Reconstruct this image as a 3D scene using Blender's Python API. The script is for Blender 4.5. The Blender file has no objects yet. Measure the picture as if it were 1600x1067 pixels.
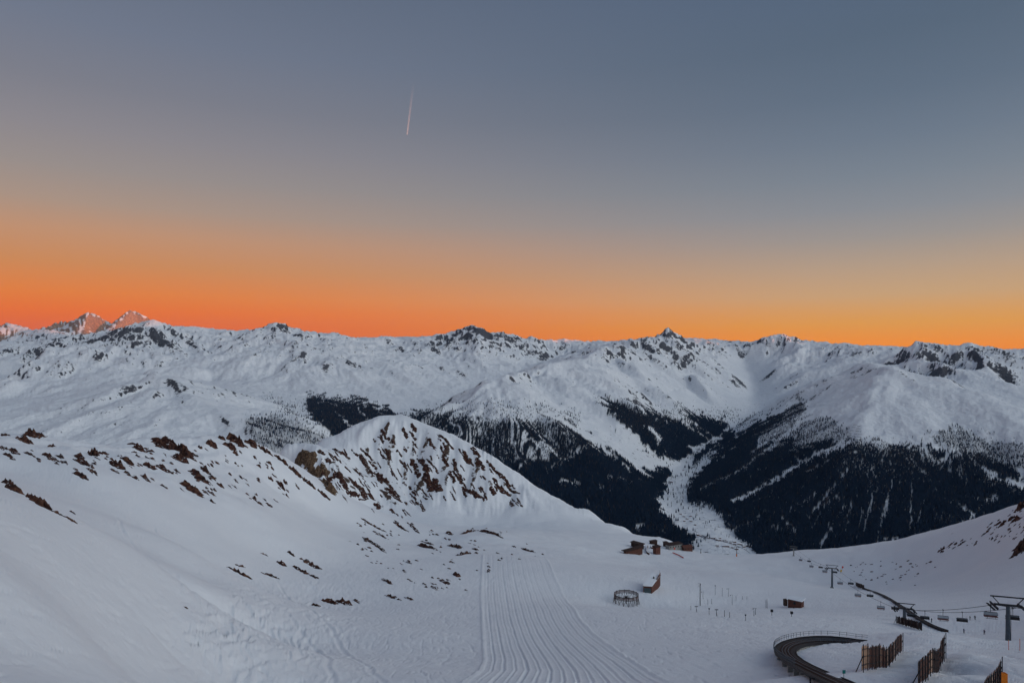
import bpy, bmesh, math, random
import numpy as np
from mathutils import Vector, Matrix

sc = bpy.context.scene
COL = sc.collection
random.seed(7)
rng = np.random.default_rng(11)

# ------------------------------------------------------------------ camera
F, CX, HY = 1067.0, 800.0, 560.0          # focal length, centre column and eye level of the photograph (px)
cam_d = bpy.data.cameras.new('camera')
cam = bpy.data.objects.new('camera', cam_d)
COL.objects.link(cam)
cam_d.sensor_width = 36.0
cam_d.lens = 36.0 * F / 1600.0
cam_d.shift_y = (HY - 533.5) / 1600.0
cam_d.clip_start = 0.5
cam_d.clip_end = 120000.0
cam.location = (0, 0, 0)
cam.rotation_euler = (math.radians(90), 0, 0)
sc.camera = cam

# ------------------------------------------------------------------ sun, sky, exposure
SUN_AZ, SUN_EL = math.radians(120.0), math.radians(0.7)   # azimuth clockwise from the view direction
SX, SY = math.sin(SUN_AZ), math.cos(SUN_AZ)
sun_d = bpy.data.lights.new('sun', 'SUN')
sun_d.energy = 5.0
sun_d.angle = math.radians(0.5)
sun_d.color = (1.0, 0.23, 0.03)
sun = bpy.data.objects.new('sun', sun_d)
COL.objects.link(sun)
sd = Vector((SX * math.cos(SUN_EL), SY * math.cos(SUN_EL), math.sin(SUN_EL)))
sun.rotation_euler = sd.to_track_quat('Z', 'Y').to_euler()
sun.location = (0, 0, 300)

sc.view_settings.view_transform = 'Standard'
sc.view_settings.look = 'None'
sc.view_settings.exposure = 0.0
sc.view_settings.gamma = 1.0
sc.view_settings.use_curve_mapping = False


def s2l(c):
    return tuple(((v / 12.92) if v <= 0.04045 else ((v + 0.055) / 1.055) ** 2.4) for v in c)


def hexl(h):
    h = h.lstrip('#')
    return s2l(tuple(int(h[i:i + 2], 16) / 255.0 for i in (0, 2, 4)))


world = bpy.data.worlds.new('World')
sc.world = world
world.use_nodes = True
nt = world.node_tree
nt.nodes.clear()
N = nt.nodes.new
L = nt.links.new
out = N('ShaderNodeOutputWorld')
tc = N('ShaderNodeTexCoord')
sep = N('ShaderNodeSeparateXYZ')
L(tc.outputs['Generated'], sep.inputs[0])


def wmath(op, a, b=None, clamp=False):
    n = N('ShaderNodeMath'); n.operation = op; n.use_clamp = clamp
    for i, v in enumerate((a, b)):
        if v is None: continue
        if isinstance(v, (int, float)): n.inputs[i].default_value = v
        else: L(v, n.inputs[i])
    return n.outputs[0]


# sine of the elevation -> twilight colours, one ramp away from the sun and one towards it
def sky_ramp(stops):
    r = N('ShaderNodeValToRGB')
    r.color_ramp.interpolation = 'EASE' if False else 'LINEAR'
    e = r.color_ramp.elements
    while len(e) > 1: e.remove(e[-1])
    for i, (p, h) in enumerate(stops):
        el = e[0] if i == 0 else e.new(p)
        el.position = p
        el.color = (*hexl(h), 1)
    return r


# elevation fraction from the photograph's rows: v = z / sqrt(x2+y2+z2), stored as v*0.5+0.5 would waste the ramp; use v*1.6+0.08
elev = wmath('MULTIPLY_ADD', sep.outputs[2], 1.6)
elev.node.inputs[2].default_value = 0.08
rampA = sky_ramp([(0.0, '#7c7f88'), (0.07, '#85807f'), (0.088, '#c4553f'), (0.115, '#d85a34'), (0.15, '#e85f1a'), (0.175, '#eb6a1c'), (0.211, '#e47a2e'), (0.27, '#cd8650'), (0.33, '#c08e6c'),
                  (0.385, '#a99080'), (0.45, '#978c88'), (0.52, '#8a858a'), (0.60, '#7b7c87'), (0.70, '#6e7688'), (0.85, '#5f6a7d'), (1.0, '#556680')])
rampB = sky_ramp([(0.0, '#7c7f88'), (0.07, '#85807f'), (0.085, '#f88400'), (0.11, '#f98e0e'), (0.152, '#e89c38'), (0.211, '#cba276'), (0.27, '#b59c85'), (0.33, '#9a938f'),
                  (0.385, '#878b92'), (0.45, '#78828e'), (0.52, '#6b7888'), (0.60, '#5f6e80'), (0.70, '#566679'), (0.85, '#51627a'), (1.0, '#4c5f7b')])
L(elev, rampA.inputs[0]); L(elev, rampB.inputs[0])
# azimuth: 0 opposite the sun .. 1 towards it
ax = wmath('ADD', wmath('MULTIPLY', sep.outputs[0], SX), wmath('MULTIPLY', sep.outputs[1], SY))
hx = wmath('SQRT', wmath('ADD', wmath('ADD', wmath('MULTIPLY', sep.outputs[0], sep.outputs[0]),
                                      wmath('MULTIPLY', sep.outputs[1], sep.outputs[1])), 0.0004))
azn = wmath('MULTIPLY_ADD', wmath('DIVIDE', ax, hx), 0.5); azn.node.inputs[2].default_value = 0.5
mr = N('ShaderNodeMapRange'); mr.interpolation_type = 'SMOOTHSTEP'
mr.inputs['From Min'].default_value = 0.0; mr.inputs['From Max'].default_value = 0.52
L(azn, mr.inputs['Value'])
mixs = N('ShaderNodeMix'); mixs.data_type = 'RGBA'
L(mr.outputs[0], mixs.inputs['Factor']); L(rampA.outputs[0], mixs.inputs['A']); L(rampB.outputs[0], mixs.inputs['B'])
# afterglow round the sun that has just gone down behind the camera's right shoulder
gl = N('ShaderNodeVectorMath'); gl.operation = 'DOT_PRODUCT'
gl.inputs[1].default_value = (SX * math.cos(0.22), SY * math.cos(0.22), math.sin(0.22))
L(tc.outputs['Generated'], gl.inputs[0])
gpos = wmath('MAXIMUM', gl.outputs['Value'], 0.0)
glow = wmath('MULTIPLY', wmath('POWER', gpos, 4.0), 2.2)
gcol = N('ShaderNodeVectorMath'); gcol.operation = 'SCALE'
gcol.inputs[0].default_value = (0.87, 0.915, 0.92)
L(glow, gcol.inputs['Scale'])
addg = N('ShaderNodeVectorMath'); addg.operation = 'ADD'
L(mixs.outputs['Result'], addg.inputs[0]); L(gcol.outputs[0], addg.inputs[1])
bg1 = N('ShaderNodeBackground'); L(addg.outputs[0], bg1.inputs[0]); bg1.inputs[1].default_value = 1.0
sky = N('ShaderNodeTexSky'); sky.sky_type = 'NISHITA'; sky.sun_disc = False
sky.sun_elevation = SUN_EL; sky.sun_rotation = SUN_AZ; sky.altitude = 2600; sky.air_density = 1.0; sky.dust_density = 0.6
bg2 = N('ShaderNodeBackground'); L(sky.outputs[0], bg2.inputs[0]); bg2.inputs[1].default_value = 0.010
adds = N('ShaderNodeAddShader'); L(bg1.outputs[0], adds.inputs[0]); L(bg2.outputs[0], adds.inputs[1])
L(adds.outputs[0], out.inputs['Surface'])
sc.cycles.max_bounces = 5
sc.cycles.diffuse_bounces = 3
sc.cycles.volume_bounces = 0
sc.cycles.transparent_max_bounces = 8


# ------------------------------------------------------------------ numeric helpers
def P(px, py, d):
    return ((px - CX) / F * d, d, (HY - py) / F * d)


def hash2(ix, iy, seed):
    ix = ix.astype(np.int64) & 0xFFFFF; iy = iy.astype(np.int64) & 0xFFFFF
    h = (ix * 374761393 + iy * 668265263 + seed * 1442695041) & 0x7FFFFFFF
    h = ((h ^ (h >> 13)) * 1274126177) & 0x7FFFFFFF
    return ((h ^ (h >> 16)) & 0xFFFF).astype(np.float32) / 65535.0


def vnoise(x, y, seed=0):
    ix = np.floor(x); iy = np.floor(y)
    fx = (x - ix).astype(np.float32); fy = (y - iy).astype(np.float32)
    ux = fx * fx * fx * (fx * (fx * 6 - 15) + 10); uy = fy * fy * fy * (fy * (fy * 6 - 15) + 10)
    ix = ix.astype(np.int64); iy = iy.astype(np.int64)
    r = 0
    for dx in (0, 1):
        for dy in (0, 1):
            a = hash2(ix + dx, iy + dy, seed) * (2 * math.pi)
            g = np.cos(a) * (fx - dx) + np.sin(a) * (fy - dy)
            r = r + g * (ux if dx else 1 - ux) * (uy if dy else 1 - uy)
    return r * 1.5


def fbm(x, y, octv, seed=0, gain=0.5, ridged=False):
    s = 0; a = 1.0; f = 1.0
    for o in range(octv):
        n = vnoise(x * f + 17.3 * o, y * f - 9.1 * o, seed + o)
        if ridged: n = 1 - 2 * np.abs(n)
        s = s + a * n; a *= gain; f *= 2.03
    return s


def sstep(a, b, x):
    t = np.clip((x - a) / (b - a), 0, 1)
    return t * t * (3 - 2 * t)


def gully(x, y, dx, dy, seed):
    """waves running across the slope direction in every cell: (height, d/dx, d/dy)"""
    ix = np.floor(x).astype(np.int64); iy = np.floor(y).astype(np.int64)
    fx = (x - ix).astype(np.float32); fy = (y - iy).astype(np.float32)
    H = np.zeros_like(fx); GX = np.zeros_like(fx); GY = np.zeros_like(fx); W = np.zeros_like(fx)
    for i in (-1, 0, 1):
        for j in (-1, 0, 1):
            hx_ = hash2(ix - i, iy - j, seed) - 0.5; hy_ = hash2(ix - i, iy - j, seed + 77) - 0.5
            px = fx + i - 0.5 - hx_ * 0.9; py = fy + j - 0.5 - hy_ * 0.9
            w = np.exp(-2.2 * (px * px + py * py))
            m = 2 * math.pi * (px * dx + py * dy)
            H += np.cos(m) * w; s = -np.sin(m) * w
            GX += s * dx; GY += s * dy; W += w
    return H / W, GX / W, GY / W


# ------------------------------------------------------------------ far terrain: ridges and valleys, a membrane between them
BX0, BX1, BY0, BY1 = -17000.0, 17000.0, 500.0, 22000.0
LINES = [
    # crest of the left range, from outside the frame to the summit in the middle
    [(-500, 520, 9000), (-150, 535, 9000), (0, 543, 9000), (60, 533, 9200), (110, 530, 9300), (145, 524, 9400), (185, 518, 9500), (203, 509, 9500), (216, 500, 9500), (234, 497, 9500), (252, 505, 9600),
     (290, 508, 9700), (340, 515, 9900), (400, 515, 10000), (418, 512, 10000), (430, 502, 10000), (446, 514, 10100), (480, 523, 10300),
     (510, 521, 10500), (540, 524, 10700), (570, 530, 10900), (610, 530, 11100), (640, 526, 11300), (690, 525, 11500), (710, 520, 11500),
     (724, 510, 11500), (742, 506, 11500), (757, 517, 11600), (775, 519, 11800), (800, 521, 12000), (830, 530, 12400), (850, 533, 12800), (880, 530, 13500), (910, 537, 14000)],
    [(880, 530, 13500), (900, 536, 14000), (930, 537, 14300), (960, 532, 14300), (1000, 530, 14000), (1040, 530, 13600), (1080, 527, 13300), (1110, 532, 13000), (1180, 530, 12600), (1205, 523, 12400), (1222, 521, 12300),
     (1240, 528, 12200), (1255, 536, 12000), (1280, 537, 11800), (1310, 538, 11300), (1340, 543, 10800), (1365, 554, 10200), (1388, 563, 9600),
     (1400, 552, 9400), (1430, 532, 9200), (1450, 535, 9200), (1480, 547, 9200), (1515, 534, 9300), (1540, 543, 9300), (1600, 549, 9300), (1750, 545, 9300), (2000, 540, 9300)],
    # spurs of the left range
    [(110, 530, 9300), (95, 538, 8400), (70, 548, 7700), (30, 570, 6900), (0, 590, 6400), (-80, 620, 5700)],
    [(234, 497, 9500), (225, 517, 8800), (215, 535, 8200), (200, 552, 7700)],
    [(340, 515, 9900), (322, 532, 9000), (316, 548, 8300), (290, 566, 7600), (240, 574, 7000), (205, 577, 6500)],
    [(430, 502, 10000), (450, 530, 9000), (490, 550, 8200), (520, 565, 7700)],
    [(510, 521, 10500), (545, 540, 9500), (600, 560, 8700), (630, 575, 8200)],
    [(610, 530, 11100), (640, 548, 10200), (670, 560, 9600)],
    [(742, 506, 11500), (745, 530, 10700), (752, 545, 10200)],
    [(690, 525, 11500), (690, 545, 10500), (700, 560, 9900)],
    [(800, 521, 12000), (810, 538, 11400), (818, 548, 10900)],
    # front hill on the left
    [(-100, 690, 3900), (40, 662, 4150), (110, 638, 4400), (170, 615, 4700), (230, 590, 5000), (262, 583, 5150), (300, 602, 4900), (340, 620, 4750), (400, 640, 4600), (450, 652, 4450), (490, 680, 4200)],
    [(262, 583, 5150), (255, 620, 4500), (240, 660, 3900), (230, 700, 3500)],
    [(400, 640, 4600), (400, 690, 3900), (400, 740, 3400)],
    # hollows on the left
    [(0, 655, 5000), (60, 628, 5300), (130, 605, 5800), (190, 590, 6200), (250, 582, 6600), (330, 590, 6900)],
    [(270, 545, 8000), (255, 570, 7300), (190, 588, 6500), (60, 610, 6000)],
    [(60, 545, 8400), (20, 600, 6700), (-60, 640, 5800)],
    [(330, 600, 6300), (400, 615, 5900), (450, 630, 5400), (480, 645, 5000)],
    # valley between the left range and the middle mountain
    [(880, 546, 12400), (830, 560, 10300), (780, 583, 8600), (740, 603, 7600), (700, 625, 6500), (660, 645, 5500), (625, 675, 4700), (600, 720, 4200), (640, 800, 3700), (700, 870, 3500), (760, 900, 3450)],
    # long crest of the middle mountain
    [(652, 650, 4950), (700, 632, 5200), (750, 605, 5600), (780, 588, 6000), (820, 580, 6500), (850, 570, 7000), (872, 562, 7400), (890, 562, 7800),
     (912, 555, 8200), (945, 541, 9200), (965, 543, 9600), (990, 536, 10200), (1020, 526, 10800), (1047, 510, 11200), (1070, 533, 11500), (1110, 534, 12300)],
    # its spurs
    [(750, 605, 5600), (770, 640, 5000), (775, 690, 4450), (780, 740, 4050)],
    [(780, 588, 6000), (830, 620, 5450), (880, 665, 4850), (930, 720, 4400), (960, 770, 4100)],
    [(912, 555, 8200), (945, 580, 7400), (985, 620, 6500), (1020, 670, 5800)],
    [(945, 541, 9200), (985, 570, 8500), (1030, 605, 7700), (1070, 645, 7100)],
    [(1047, 510, 11200), (1040, 545, 10300), (1075, 580, 9300), (1110, 615, 8600)],
    [(1070, 533, 11500), (1100, 555, 10700), (1140, 590, 9900)],
    # gullies of the middle mountain
    [(830, 580, 6700), (870, 610, 6000), (930, 660, 5300), (990, 730, 4800)],
    [(960, 560, 8800), (985, 585, 7900), (1030, 640, 6800), (1060, 690, 6300)],
    [(1060, 570, 9900), (1095, 620, 8500), (1115, 660, 7700)],
    # side ridges of the head of the valley
    [(1222, 521, 12300), (1225, 550, 11300), (1215, 580, 10300)],
    [(1310, 538, 11300), (1290, 560, 10500), (1260, 585, 9700)],
    # right mountain: nose towards the camera, left shoulder, right crest
    [(1320, 745, 4150), (1335, 700, 4550), (1345, 665, 5000), (1362, 627, 5500), (1380, 592, 6100), (1392, 575, 6500), (1362, 569, 7200), (1345, 568, 7800), (1375, 564, 8700), (1388, 563, 9600)],
    [(1392, 575, 6500), (1440, 588, 6300), (1480, 590, 6200), (1510, 602, 5900), (1545, 622, 5500), (1580, 650, 5000), (1640, 690, 4500), (1720, 740, 4100)],
    [(1345, 568, 7800), (1300, 588, 7400), (1262, 604, 7300), (1225, 632, 7100), (1190, 660, 7000)],
    [(1362, 630, 5500), (1300, 670, 5200), (1240, 720, 4900), (1180, 765, 4600)],
    [(1430, 532, 9200), (1445, 555, 8300), (1475, 572, 7600)],
    [(1515, 534, 9300), (1530, 558, 8300), (1560, 585, 7300), (1600, 612, 6700), (1660, 640, 6000)],
    [(1455, 600, 5950), (1440, 640, 5300), (1440, 690, 4650), (1440, 750, 4150)],
    # hollows of the right mountain
    [(1440, 575, 8000), (1490, 582, 7000), (1560, 605, 6300), (1620, 650, 5600)],
    [(1425, 600, 6000), (1405, 640, 5300), (1390, 700, 4550), (1385, 770, 4000)],
    [(1500, 625, 5450), (1490, 670, 4850), (1480, 740, 4200), (1480, 800, 3800)],
    [(1320, 600, 6600), (1270, 640, 6000), (1210, 695, 5500)],
]
VALLEY = [(1100, 850, 3700), (1065, 805, 4200), (1050, 765, 4850), (1058, 735, 5500), (1088, 706, 6350), (1120, 685, 7100), (1150, 664, 8000), (1172, 642, 8900), (1176, 615, 9900), (1172, 588, 10800), (1165, 562, 11700)]
MAINV = [(-2500, -1150, 1000), (-1200, -1120, 1500), (-300, -1090, 2700), (0, -1080, 3250), (500, -1045, 3500), (1041, -1005, 3700), (1700, -1070, 3300), (2600, -1095, 3000), (4500, -1110, 2600)]
CELL = 50.0


def rast(lines, nx, ny, cell):
    s = np.zeros((ny, nx)); c = np.zeros((ny, nx))
    for ln in lines:
        for a, b in zip(ln[:-1], ln[1:]):
            n = max(2, int(math.hypot(b[0] - a[0], b[1] - a[1]) / (cell * 0.4)))
            t = np.linspace(0, 1, n)
            X = a[0] + (b[0] - a[0]) * t; Y = a[1] + (b[1] - a[1]) * t; Z = a[2] + (b[2] - a[2]) * t
            i = np.floor((X - BX0) / cell).astype(int); j = np.floor((Y - BY0) / cell).astype(int)
            ok = (i >= 0) & (i < nx) & (j >= 0) & (j < ny)
            np.add.at(s, (j[ok], i[ok]), Z[ok]); np.add.at(c, (j[ok], i[ok]), 1)
    return s, c


LINES.append([(1395, 566, 8900), (1345, 566, 8900), (1290, 580, 8700), (1240, 603, 8500), (1200, 632, 8300)])
LINES.append([(1440, 566, 8600), (1500, 572, 8000), (1580, 590, 7700), (1640, 620, 7000)])
DEEP = {14: 40, 15: 70, 16: 60, 17: 40, 18: 105, 26: 70, 27: 60, 28: 60, 38: 110, 39: 15, 40: 25, 41: 0, 42: 190, 43: 150}
world_lines = [[(q[0], q[1], q[2] - DEEP.get(i, 0)) for q in (P(*p) for p in ln)] for i, ln in enumerate(LINES)]
vl = [P(*p) for p in VALLEY]
for k, off in enumerate((-85, -30, 30, 85)):
    seg = []
    for i, p in enumerate(vl):
        f = max(0.0, 1 - max(0, i - 6) / 4)
        seg.append((p[0] + off * f, p[1], p[2]))
    world_lines.append(seg)
for off in (-250, 0, 250):
    world_lines.append([(a, y + off, z) for (a, z, y) in [(m[0], m[1], m[2]) for m in MAINV]])
world_lines.append([(BX0, 21900, -350), (BX1, 21900, -350)])
world_lines.append([(BX0, 560, -900), (BX1, 560, -900)])
H = None
for cell in (800.0, 400.0, 200.0, 100.0, 50.0):
    nx = int((BX1 - BX0) / cell); ny = int((BY1 - BY0) / cell)
    s, c = rast(world_lines, nx, ny, cell)
    fix = c > 0; val = np.where(fix, s / np.maximum(c, 1), 0)
    if H is None: H = np.full((ny, nx), -300.0)
    else:
        H = np.repeat(np.repeat(H, 2, 0), 2, 1)
        H = H[:ny, :nx]
        if H.shape != (ny, nx): H = np.pad(H, ((0, ny - H.shape[0]), (0, nx - H.shape[1])), mode='edge')
    H[fix] = val[fix]
    H = H.astype(np.float32); val = val.astype(np.float32)
    for it in range({800.0: 400, 400.0: 200, 200.0: 120, 100.0: 60, 50.0: 30}[cell]):
        Q = np.pad(H, 1, mode='edge')
        H = 0.25 * (Q[:-2, 1:-1] + Q[2:, 1:-1] + Q[1:-1, :-2] + Q[1:-1, 2:])
        H[fix] = val[fix]


def blur(A, k):
    for _ in range(k):
        Q = np.pad(A, 1, mode='edge'); A = (Q[:-2, 1:-1] + 2 * Q[1:-1, 1:-1] + Q[2:, 1:-1]) / 4
        Q = np.pad(A, 1, mode='edge'); A = (Q[1:-1, :-2] + 2 * Q[1:-1, 1:-1] + Q[1:-1, 2:]) / 4
    return A


HB = blur(H, 1)
HS = blur(H, 10)
GYs, GXs = np.gradient(HS, CELL)


def samp(A, X, Y):
    u = np.clip((X - BX0) / CELL - 0.5, 0, A.shape[1] - 1.001); v = np.clip((Y - BY0) / CELL - 0.5, 0, A.shape[0] - 1.001)
    i = u.astype(int); j = v.astype(int); fu = u - i; fv = v - j
    return (A[j, i] * (1 - fu) + A[j, i + 1] * fu) * (1 - fv) + (A[j + 1, i] * (1 - fu) + A[j + 1, i + 1] * fu) * fv


MV = np.array([(m[0], m[2], m[1]) for m in MAINV])
VLA = np.array(vl)


def valley_floor_dist(X, Y):
    """distance to the axis of the side valley"""
    best = np.full(X.shape, 1e9, np.float32)
    for a, b in zip(vl[:-1], vl[1:]):
        dx, dy = b[0] - a[0], b[1] - a[1]
        t = np.clip(((X - a[0]) * dx + (Y - a[1]) * dy) / (dx * dx + dy * dy), 0, 1)
        best = np.minimum(best, np.hypot(X - a[0] - t * dx, Y - a[1] - t * dy))
    return best


def far_height(X, Y):
    """returns height and the rib value used for rock"""
    wx = X + 120 * vnoise(X / 900, Y / 900, 5) + 35 * vnoise(X / 260, Y / 260, 6)
    wy = Y + 120 * vnoise(X / 900 + 40, Y / 900, 7) + 35 * vnoise(X / 260 + 9, Y / 260, 8)
    fade_near = sstep(2500, 4200, Y)
    wx = X + (wx - X) * 0.6; wy = Y + (wy - Y) * 0.6
    h = samp(HB, wx, wy)
    gx = samp(GXs, X, Y); gy = samp(GYs, X, Y)
    g = np.hypot(gx, gy) + 1e-4
    sl = sstep(0.06, 0.32, g)
    vf = sstep(150, 520, valley_floor_dist(X, Y))
    amp = sl * vf
    dx, dy = -gy / g, gx / g
    e = np.zeros_like(h); ex = np.zeros_like(h); ey = np.zeros_like(h)
    a = 1.0; f = 1.0 / 750.0
    ribs = np.zeros_like(h)
    for o in range(5):
        ddx = dx * 1.15 - ey * 0.55; ddy = dy * 1.15 + ex * 0.55
        hh, hx_, hy_ = gully(X * f, Y * f, ddx.astype(np.float32), ddy.astype(np.float32), 31 + o * 5)
        e += hh * a; ex += hx_ * a * 0.5; ey += hy_ * a * 0.5
        if o >= 1: ribs += hh * a * 2
        a *= 0.5; f *= 2.0
    calm = sstep(600, 1400, X - 0.13 * Y) * sstep(7600, 6600, Y)
    e = e * 44.0 * amp * (1 - 0.6 * calm)
    zone = fbm(X / 1500, Y / 1500, 3, 51)
    rg = fbm(X / 420, Y / 420, 5, 61, ridged=True)
    high = sstep(-250, 250, h)
    e += (fbm(X / 1300, Y / 1300, 3, 65, ridged=True) - 1.0) * 46 * sstep(-500, 150, h) * vf
    e += (fbm(X / 115, Y / 115, 2, 67, ridged=True) - 0.75) * (2.5 + 8 * high) * vf
    e += (rg - 1.05) * (10 + 36 * high) * (1 - 0.55 * calm) * vf * (0.35 + 0.65 * sl)
    e += fbm(X / 140, Y / 140, 3, 71) * 8 * vf
    h = h + e
    # the two alpine pyramids far behind the left range, and their lower neighbour
    for (px, py, d, s1, s2, seed) in ((139, 484, 18000, 0.95, 0.62, 1), (206, 481, 18500, 0.9, 0.75, 2), (101, 499, 19000, 0.75, 0.8, 3), (122, 495, 18000, 1.0, 0.7, 5), (12, 503, 17000, 0.5, 0.35, 4), (55, 513, 16500, 0.35, 0.3, 6), (-60, 505, 17000, 0.4, 0.4, 7)):
        qx, qy, qz = P(px, py, d)
        rx = X - qx; ry = Y - qy
        r = np.hypot(rx, ry); th = np.arctan2(ry, rx)
        fac = s1 + 0.22 * np.cos(3 * th + seed) + 0.12 * np.cos(5 * th + 2 * seed)
        cone = qz - r * fac + 36 * fbm(X / 260, Y / 260, 4, 80 + seed, ridged=True) * sstep(0, 400, r) - 12
        h = np.where(r < 2500, np.maximum(h, cone), h)
    return h, ribs, zone, sl, vf


# ------------------------------------------------------------------ near terrain: thin-plate surface through surveyed points
NEAR = [
    (800, 1067, 130), (800, 1000, 205), (800, 950, 290), (800, 900, 400), (805, 870, 480), (745, 836, 610), (830, 858, 560), (690, 843, 600), (880, 862, 560),
    (700, 826, 790), (780, 826, 760), (900, 842, 700), (660, 828, 780),
    # rocky ridge: crest
    (505, 693, 1050), (545, 673, 1080), (578, 660, 1100), (606, 654, 1120), (632, 655, 1120), (660, 665, 1090), (700, 680, 1060), (730, 695, 1040),
    (760, 715, 1010), (800, 745, 980), (840, 768, 960), (870, 783, 950), (910, 803, 930), (960, 825, 900), (1000, 838, 880), (1060, 850, 870), (460, 705, 1000),
    # its face and foot
    (560, 730, 980), (620, 740, 985), (690, 755, 960), (600, 790, 900), (680, 805, 890), (760, 800, 910), (560, 790, 870), (850, 812, 880), (520, 770, 860), (480, 730, 920), (740, 770, 940),
    (500, 700, 1010), (440, 708, 960),
    # near-left crest
    (-300, 655, 380), (-150, 672, 400), (0, 684, 420), (50, 682, 450), (100, 692, 460), (140, 700, 470), (200, 690, 500), (270, 688, 540), (350, 683, 580),
    (400, 695, 610), (440, 715, 640), (480, 745, 680), (520, 775, 715), (560, 797, 745), (620, 820, 780),
    (300, 760, 400), (150, 740, 330), (400, 800, 420), (500, 850, 440), (600, 900, 375), (500, 950, 280), (450, 880, 370), (250, 800, 320), (350, 900, 275),
    (450, 1000, 190), (600, 1000, 200), (600, 1067, 130), (700, 900, 395), (600, 850, 520), (500, 800, 580), (420, 760, 540), (300, 720, 480), (650, 950, 290), (350, 980, 180), (330, 1067, 110), (280, 850, 245),
    (0, 735, 300), (-200, 700, 250),
    # left shoulder beside the camera
    (-200, 700, 115), (-100, 735, 115), (0, 768, 118), (60, 790, 122), (120, 816, 128), (200, 850, 138), (262, 893, 140), (272, 925, 132), (258, 965, 116), (235, 1010, 100), (200, 1067, 82),
    (0, 900, 70), (100, 950, 76), (0, 1067, 48), (120, 1067, 62), (100, 860, 105),
    (330, 930, 185), (290, 890, 215),
    # right of the piste
    (950, 1067, 125), (1000, 1000, 200), (1000, 950, 310), (1015, 925, 385), (975, 945, 365), (1100, 945, 380), (1240, 950, 360), (1200, 900, 480), (1000, 863, 680), (1030, 857, 730),
    (1100, 864, 780), (1200, 869, 830), (1280, 873, 850), (1340, 877, 830), (1400, 875, 780), (1460, 860, 720), (1500, 840, 670), (1550, 811, 600), (1600, 785, 540), (1700, 735, 460), (1800, 690, 420),
    (1100, 890, 580), (1000, 885, 560), (900, 880, 480), (950, 910, 400), (900, 950, 295),
    (1348, 1048, 100), (1411, 1017, 140), (1440, 1078, 80), (1477, 1029, 125), (1420, 986, 172), (1480, 989, 166), (1600, 1010, 146), (1545, 1075, 95), (1565, 1060, 100),
    (1575, 1008, 172), (1505, 986, 240), (1400, 950, 330), (1300, 922, 430), (1500, 920, 400), (1600, 905, 350), (1550, 865, 480), (1400, 900, 560), (1455, 972, 255),
    (1340, 1003, 168), (1280, 1005, 172), (1235, 1012, 168), (1205, 1025, 152), (1240, 1056, 126), (1300, 1045, 122), (1150, 1067, 125), (1100, 1010, 180), (1200, 980, 235), (1300, 970, 250), (1350, 1085, 88),
    (1750, 950, 180), (1750, 1067, 90), (1900, 900, 150), (1750, 850, 330),
]
pts = [P(*p) for p in NEAR]
crestL = [(-300, 655, 380), (-150, 672, 400), (0, 684, 420), (100, 692, 460), (200, 690, 500), (270, 688, 540), (350, 683, 580), (400, 695, 610), (440, 715, 640)]
for p in crestL:
    x, y, z = P(*p); pts.append((x - 45, y + 90, z - 62)); pts.append((x - 120, y + 260, z - 220))
for p in [(505, 693, 1050), (578, 660, 1100), (632, 655, 1120), (700, 680, 1060), (760, 715, 1010), (840, 768, 960), (910, 803, 930), (1000, 838, 880)]:
    x, y, z = P(*p); pts.append((x + 15, y + 110, z - 78)); pts.append((x + 40, y + 320, z - 280))
for p in [(1060, 850, 870), (1100, 864, 780), (1200, 869, 830), (1280, 873, 850)]:
    x, y, z = P(*p); pts.append((x + 20, y + 90, z - 48)); pts.append((x + 60, y + 300, z - 230))
for p in [(1340, 877, 830), (1400, 875, 780), (1460, 860, 720), (1500, 840, 670), (1550, 811, 600), (1600, 785, 540), (1700, 735, 460), (1800, 690, 420)]:
    x, y, z = P(*p); pts.append((x + 75, y + 45, z - 45)); pts.append((x + 260, y + 130, z - 210))
pts += [(0, 0, -2.6), (-20, 20, -12.5), (20, 20, -12.5), (0, 60, -31), (35, 60, -31), (-35, 30, -18), (0, -20, 6), (30, -10, 2), (-30, -10, 2), (70, 60, -32), (-60, 60, -14)]
pts = np.array(pts)
SCL = 300.0


def tps_fit(p, lam):
    n = len(p); q = p[:, :2] / SCL
    d2 = ((q[:, None, :] - q[None]) ** 2).sum(-1)
    K = 0.5 * d2 * np.log(d2 + 1e-9) + lam * np.eye(n)
    A = np.zeros((n + 3, n + 3)); A[:n, :n] = K; A[:n, n] = 1; A[:n, n + 1:] = q; A[n, :n] = 1; A[n + 1:, :n] = q.T
    b = np.zeros(n + 3); b[:n] = p[:, 2]
    return np.linalg.solve(A, b)


W_ = tps_fit(pts, 2e-4)
NG = 6.0
NX0, NX1, NY0, NY1 = -900.0, 1100.0, -60.0, 1700.0
gx_ = np.arange(NX0, NX1, NG); gy_ = np.arange(NY0, NY1, NG)
GXX, GYY = np.meshgrid(gx_, gy_)
acc = np.zeros(GXX.shape) + W_[-3] + W_[-2] * GXX / SCL + W_[-1] * GYY / SCL
for k in range(len(pts)):
    d2 = ((GXX - pts[k, 0]) ** 2 + (GYY - pts[k, 1]) ** 2) / SCL ** 2
    acc += W_[k] * 0.5 * d2 * np.log(d2 + 1e-9)
NEARG = acc


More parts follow.
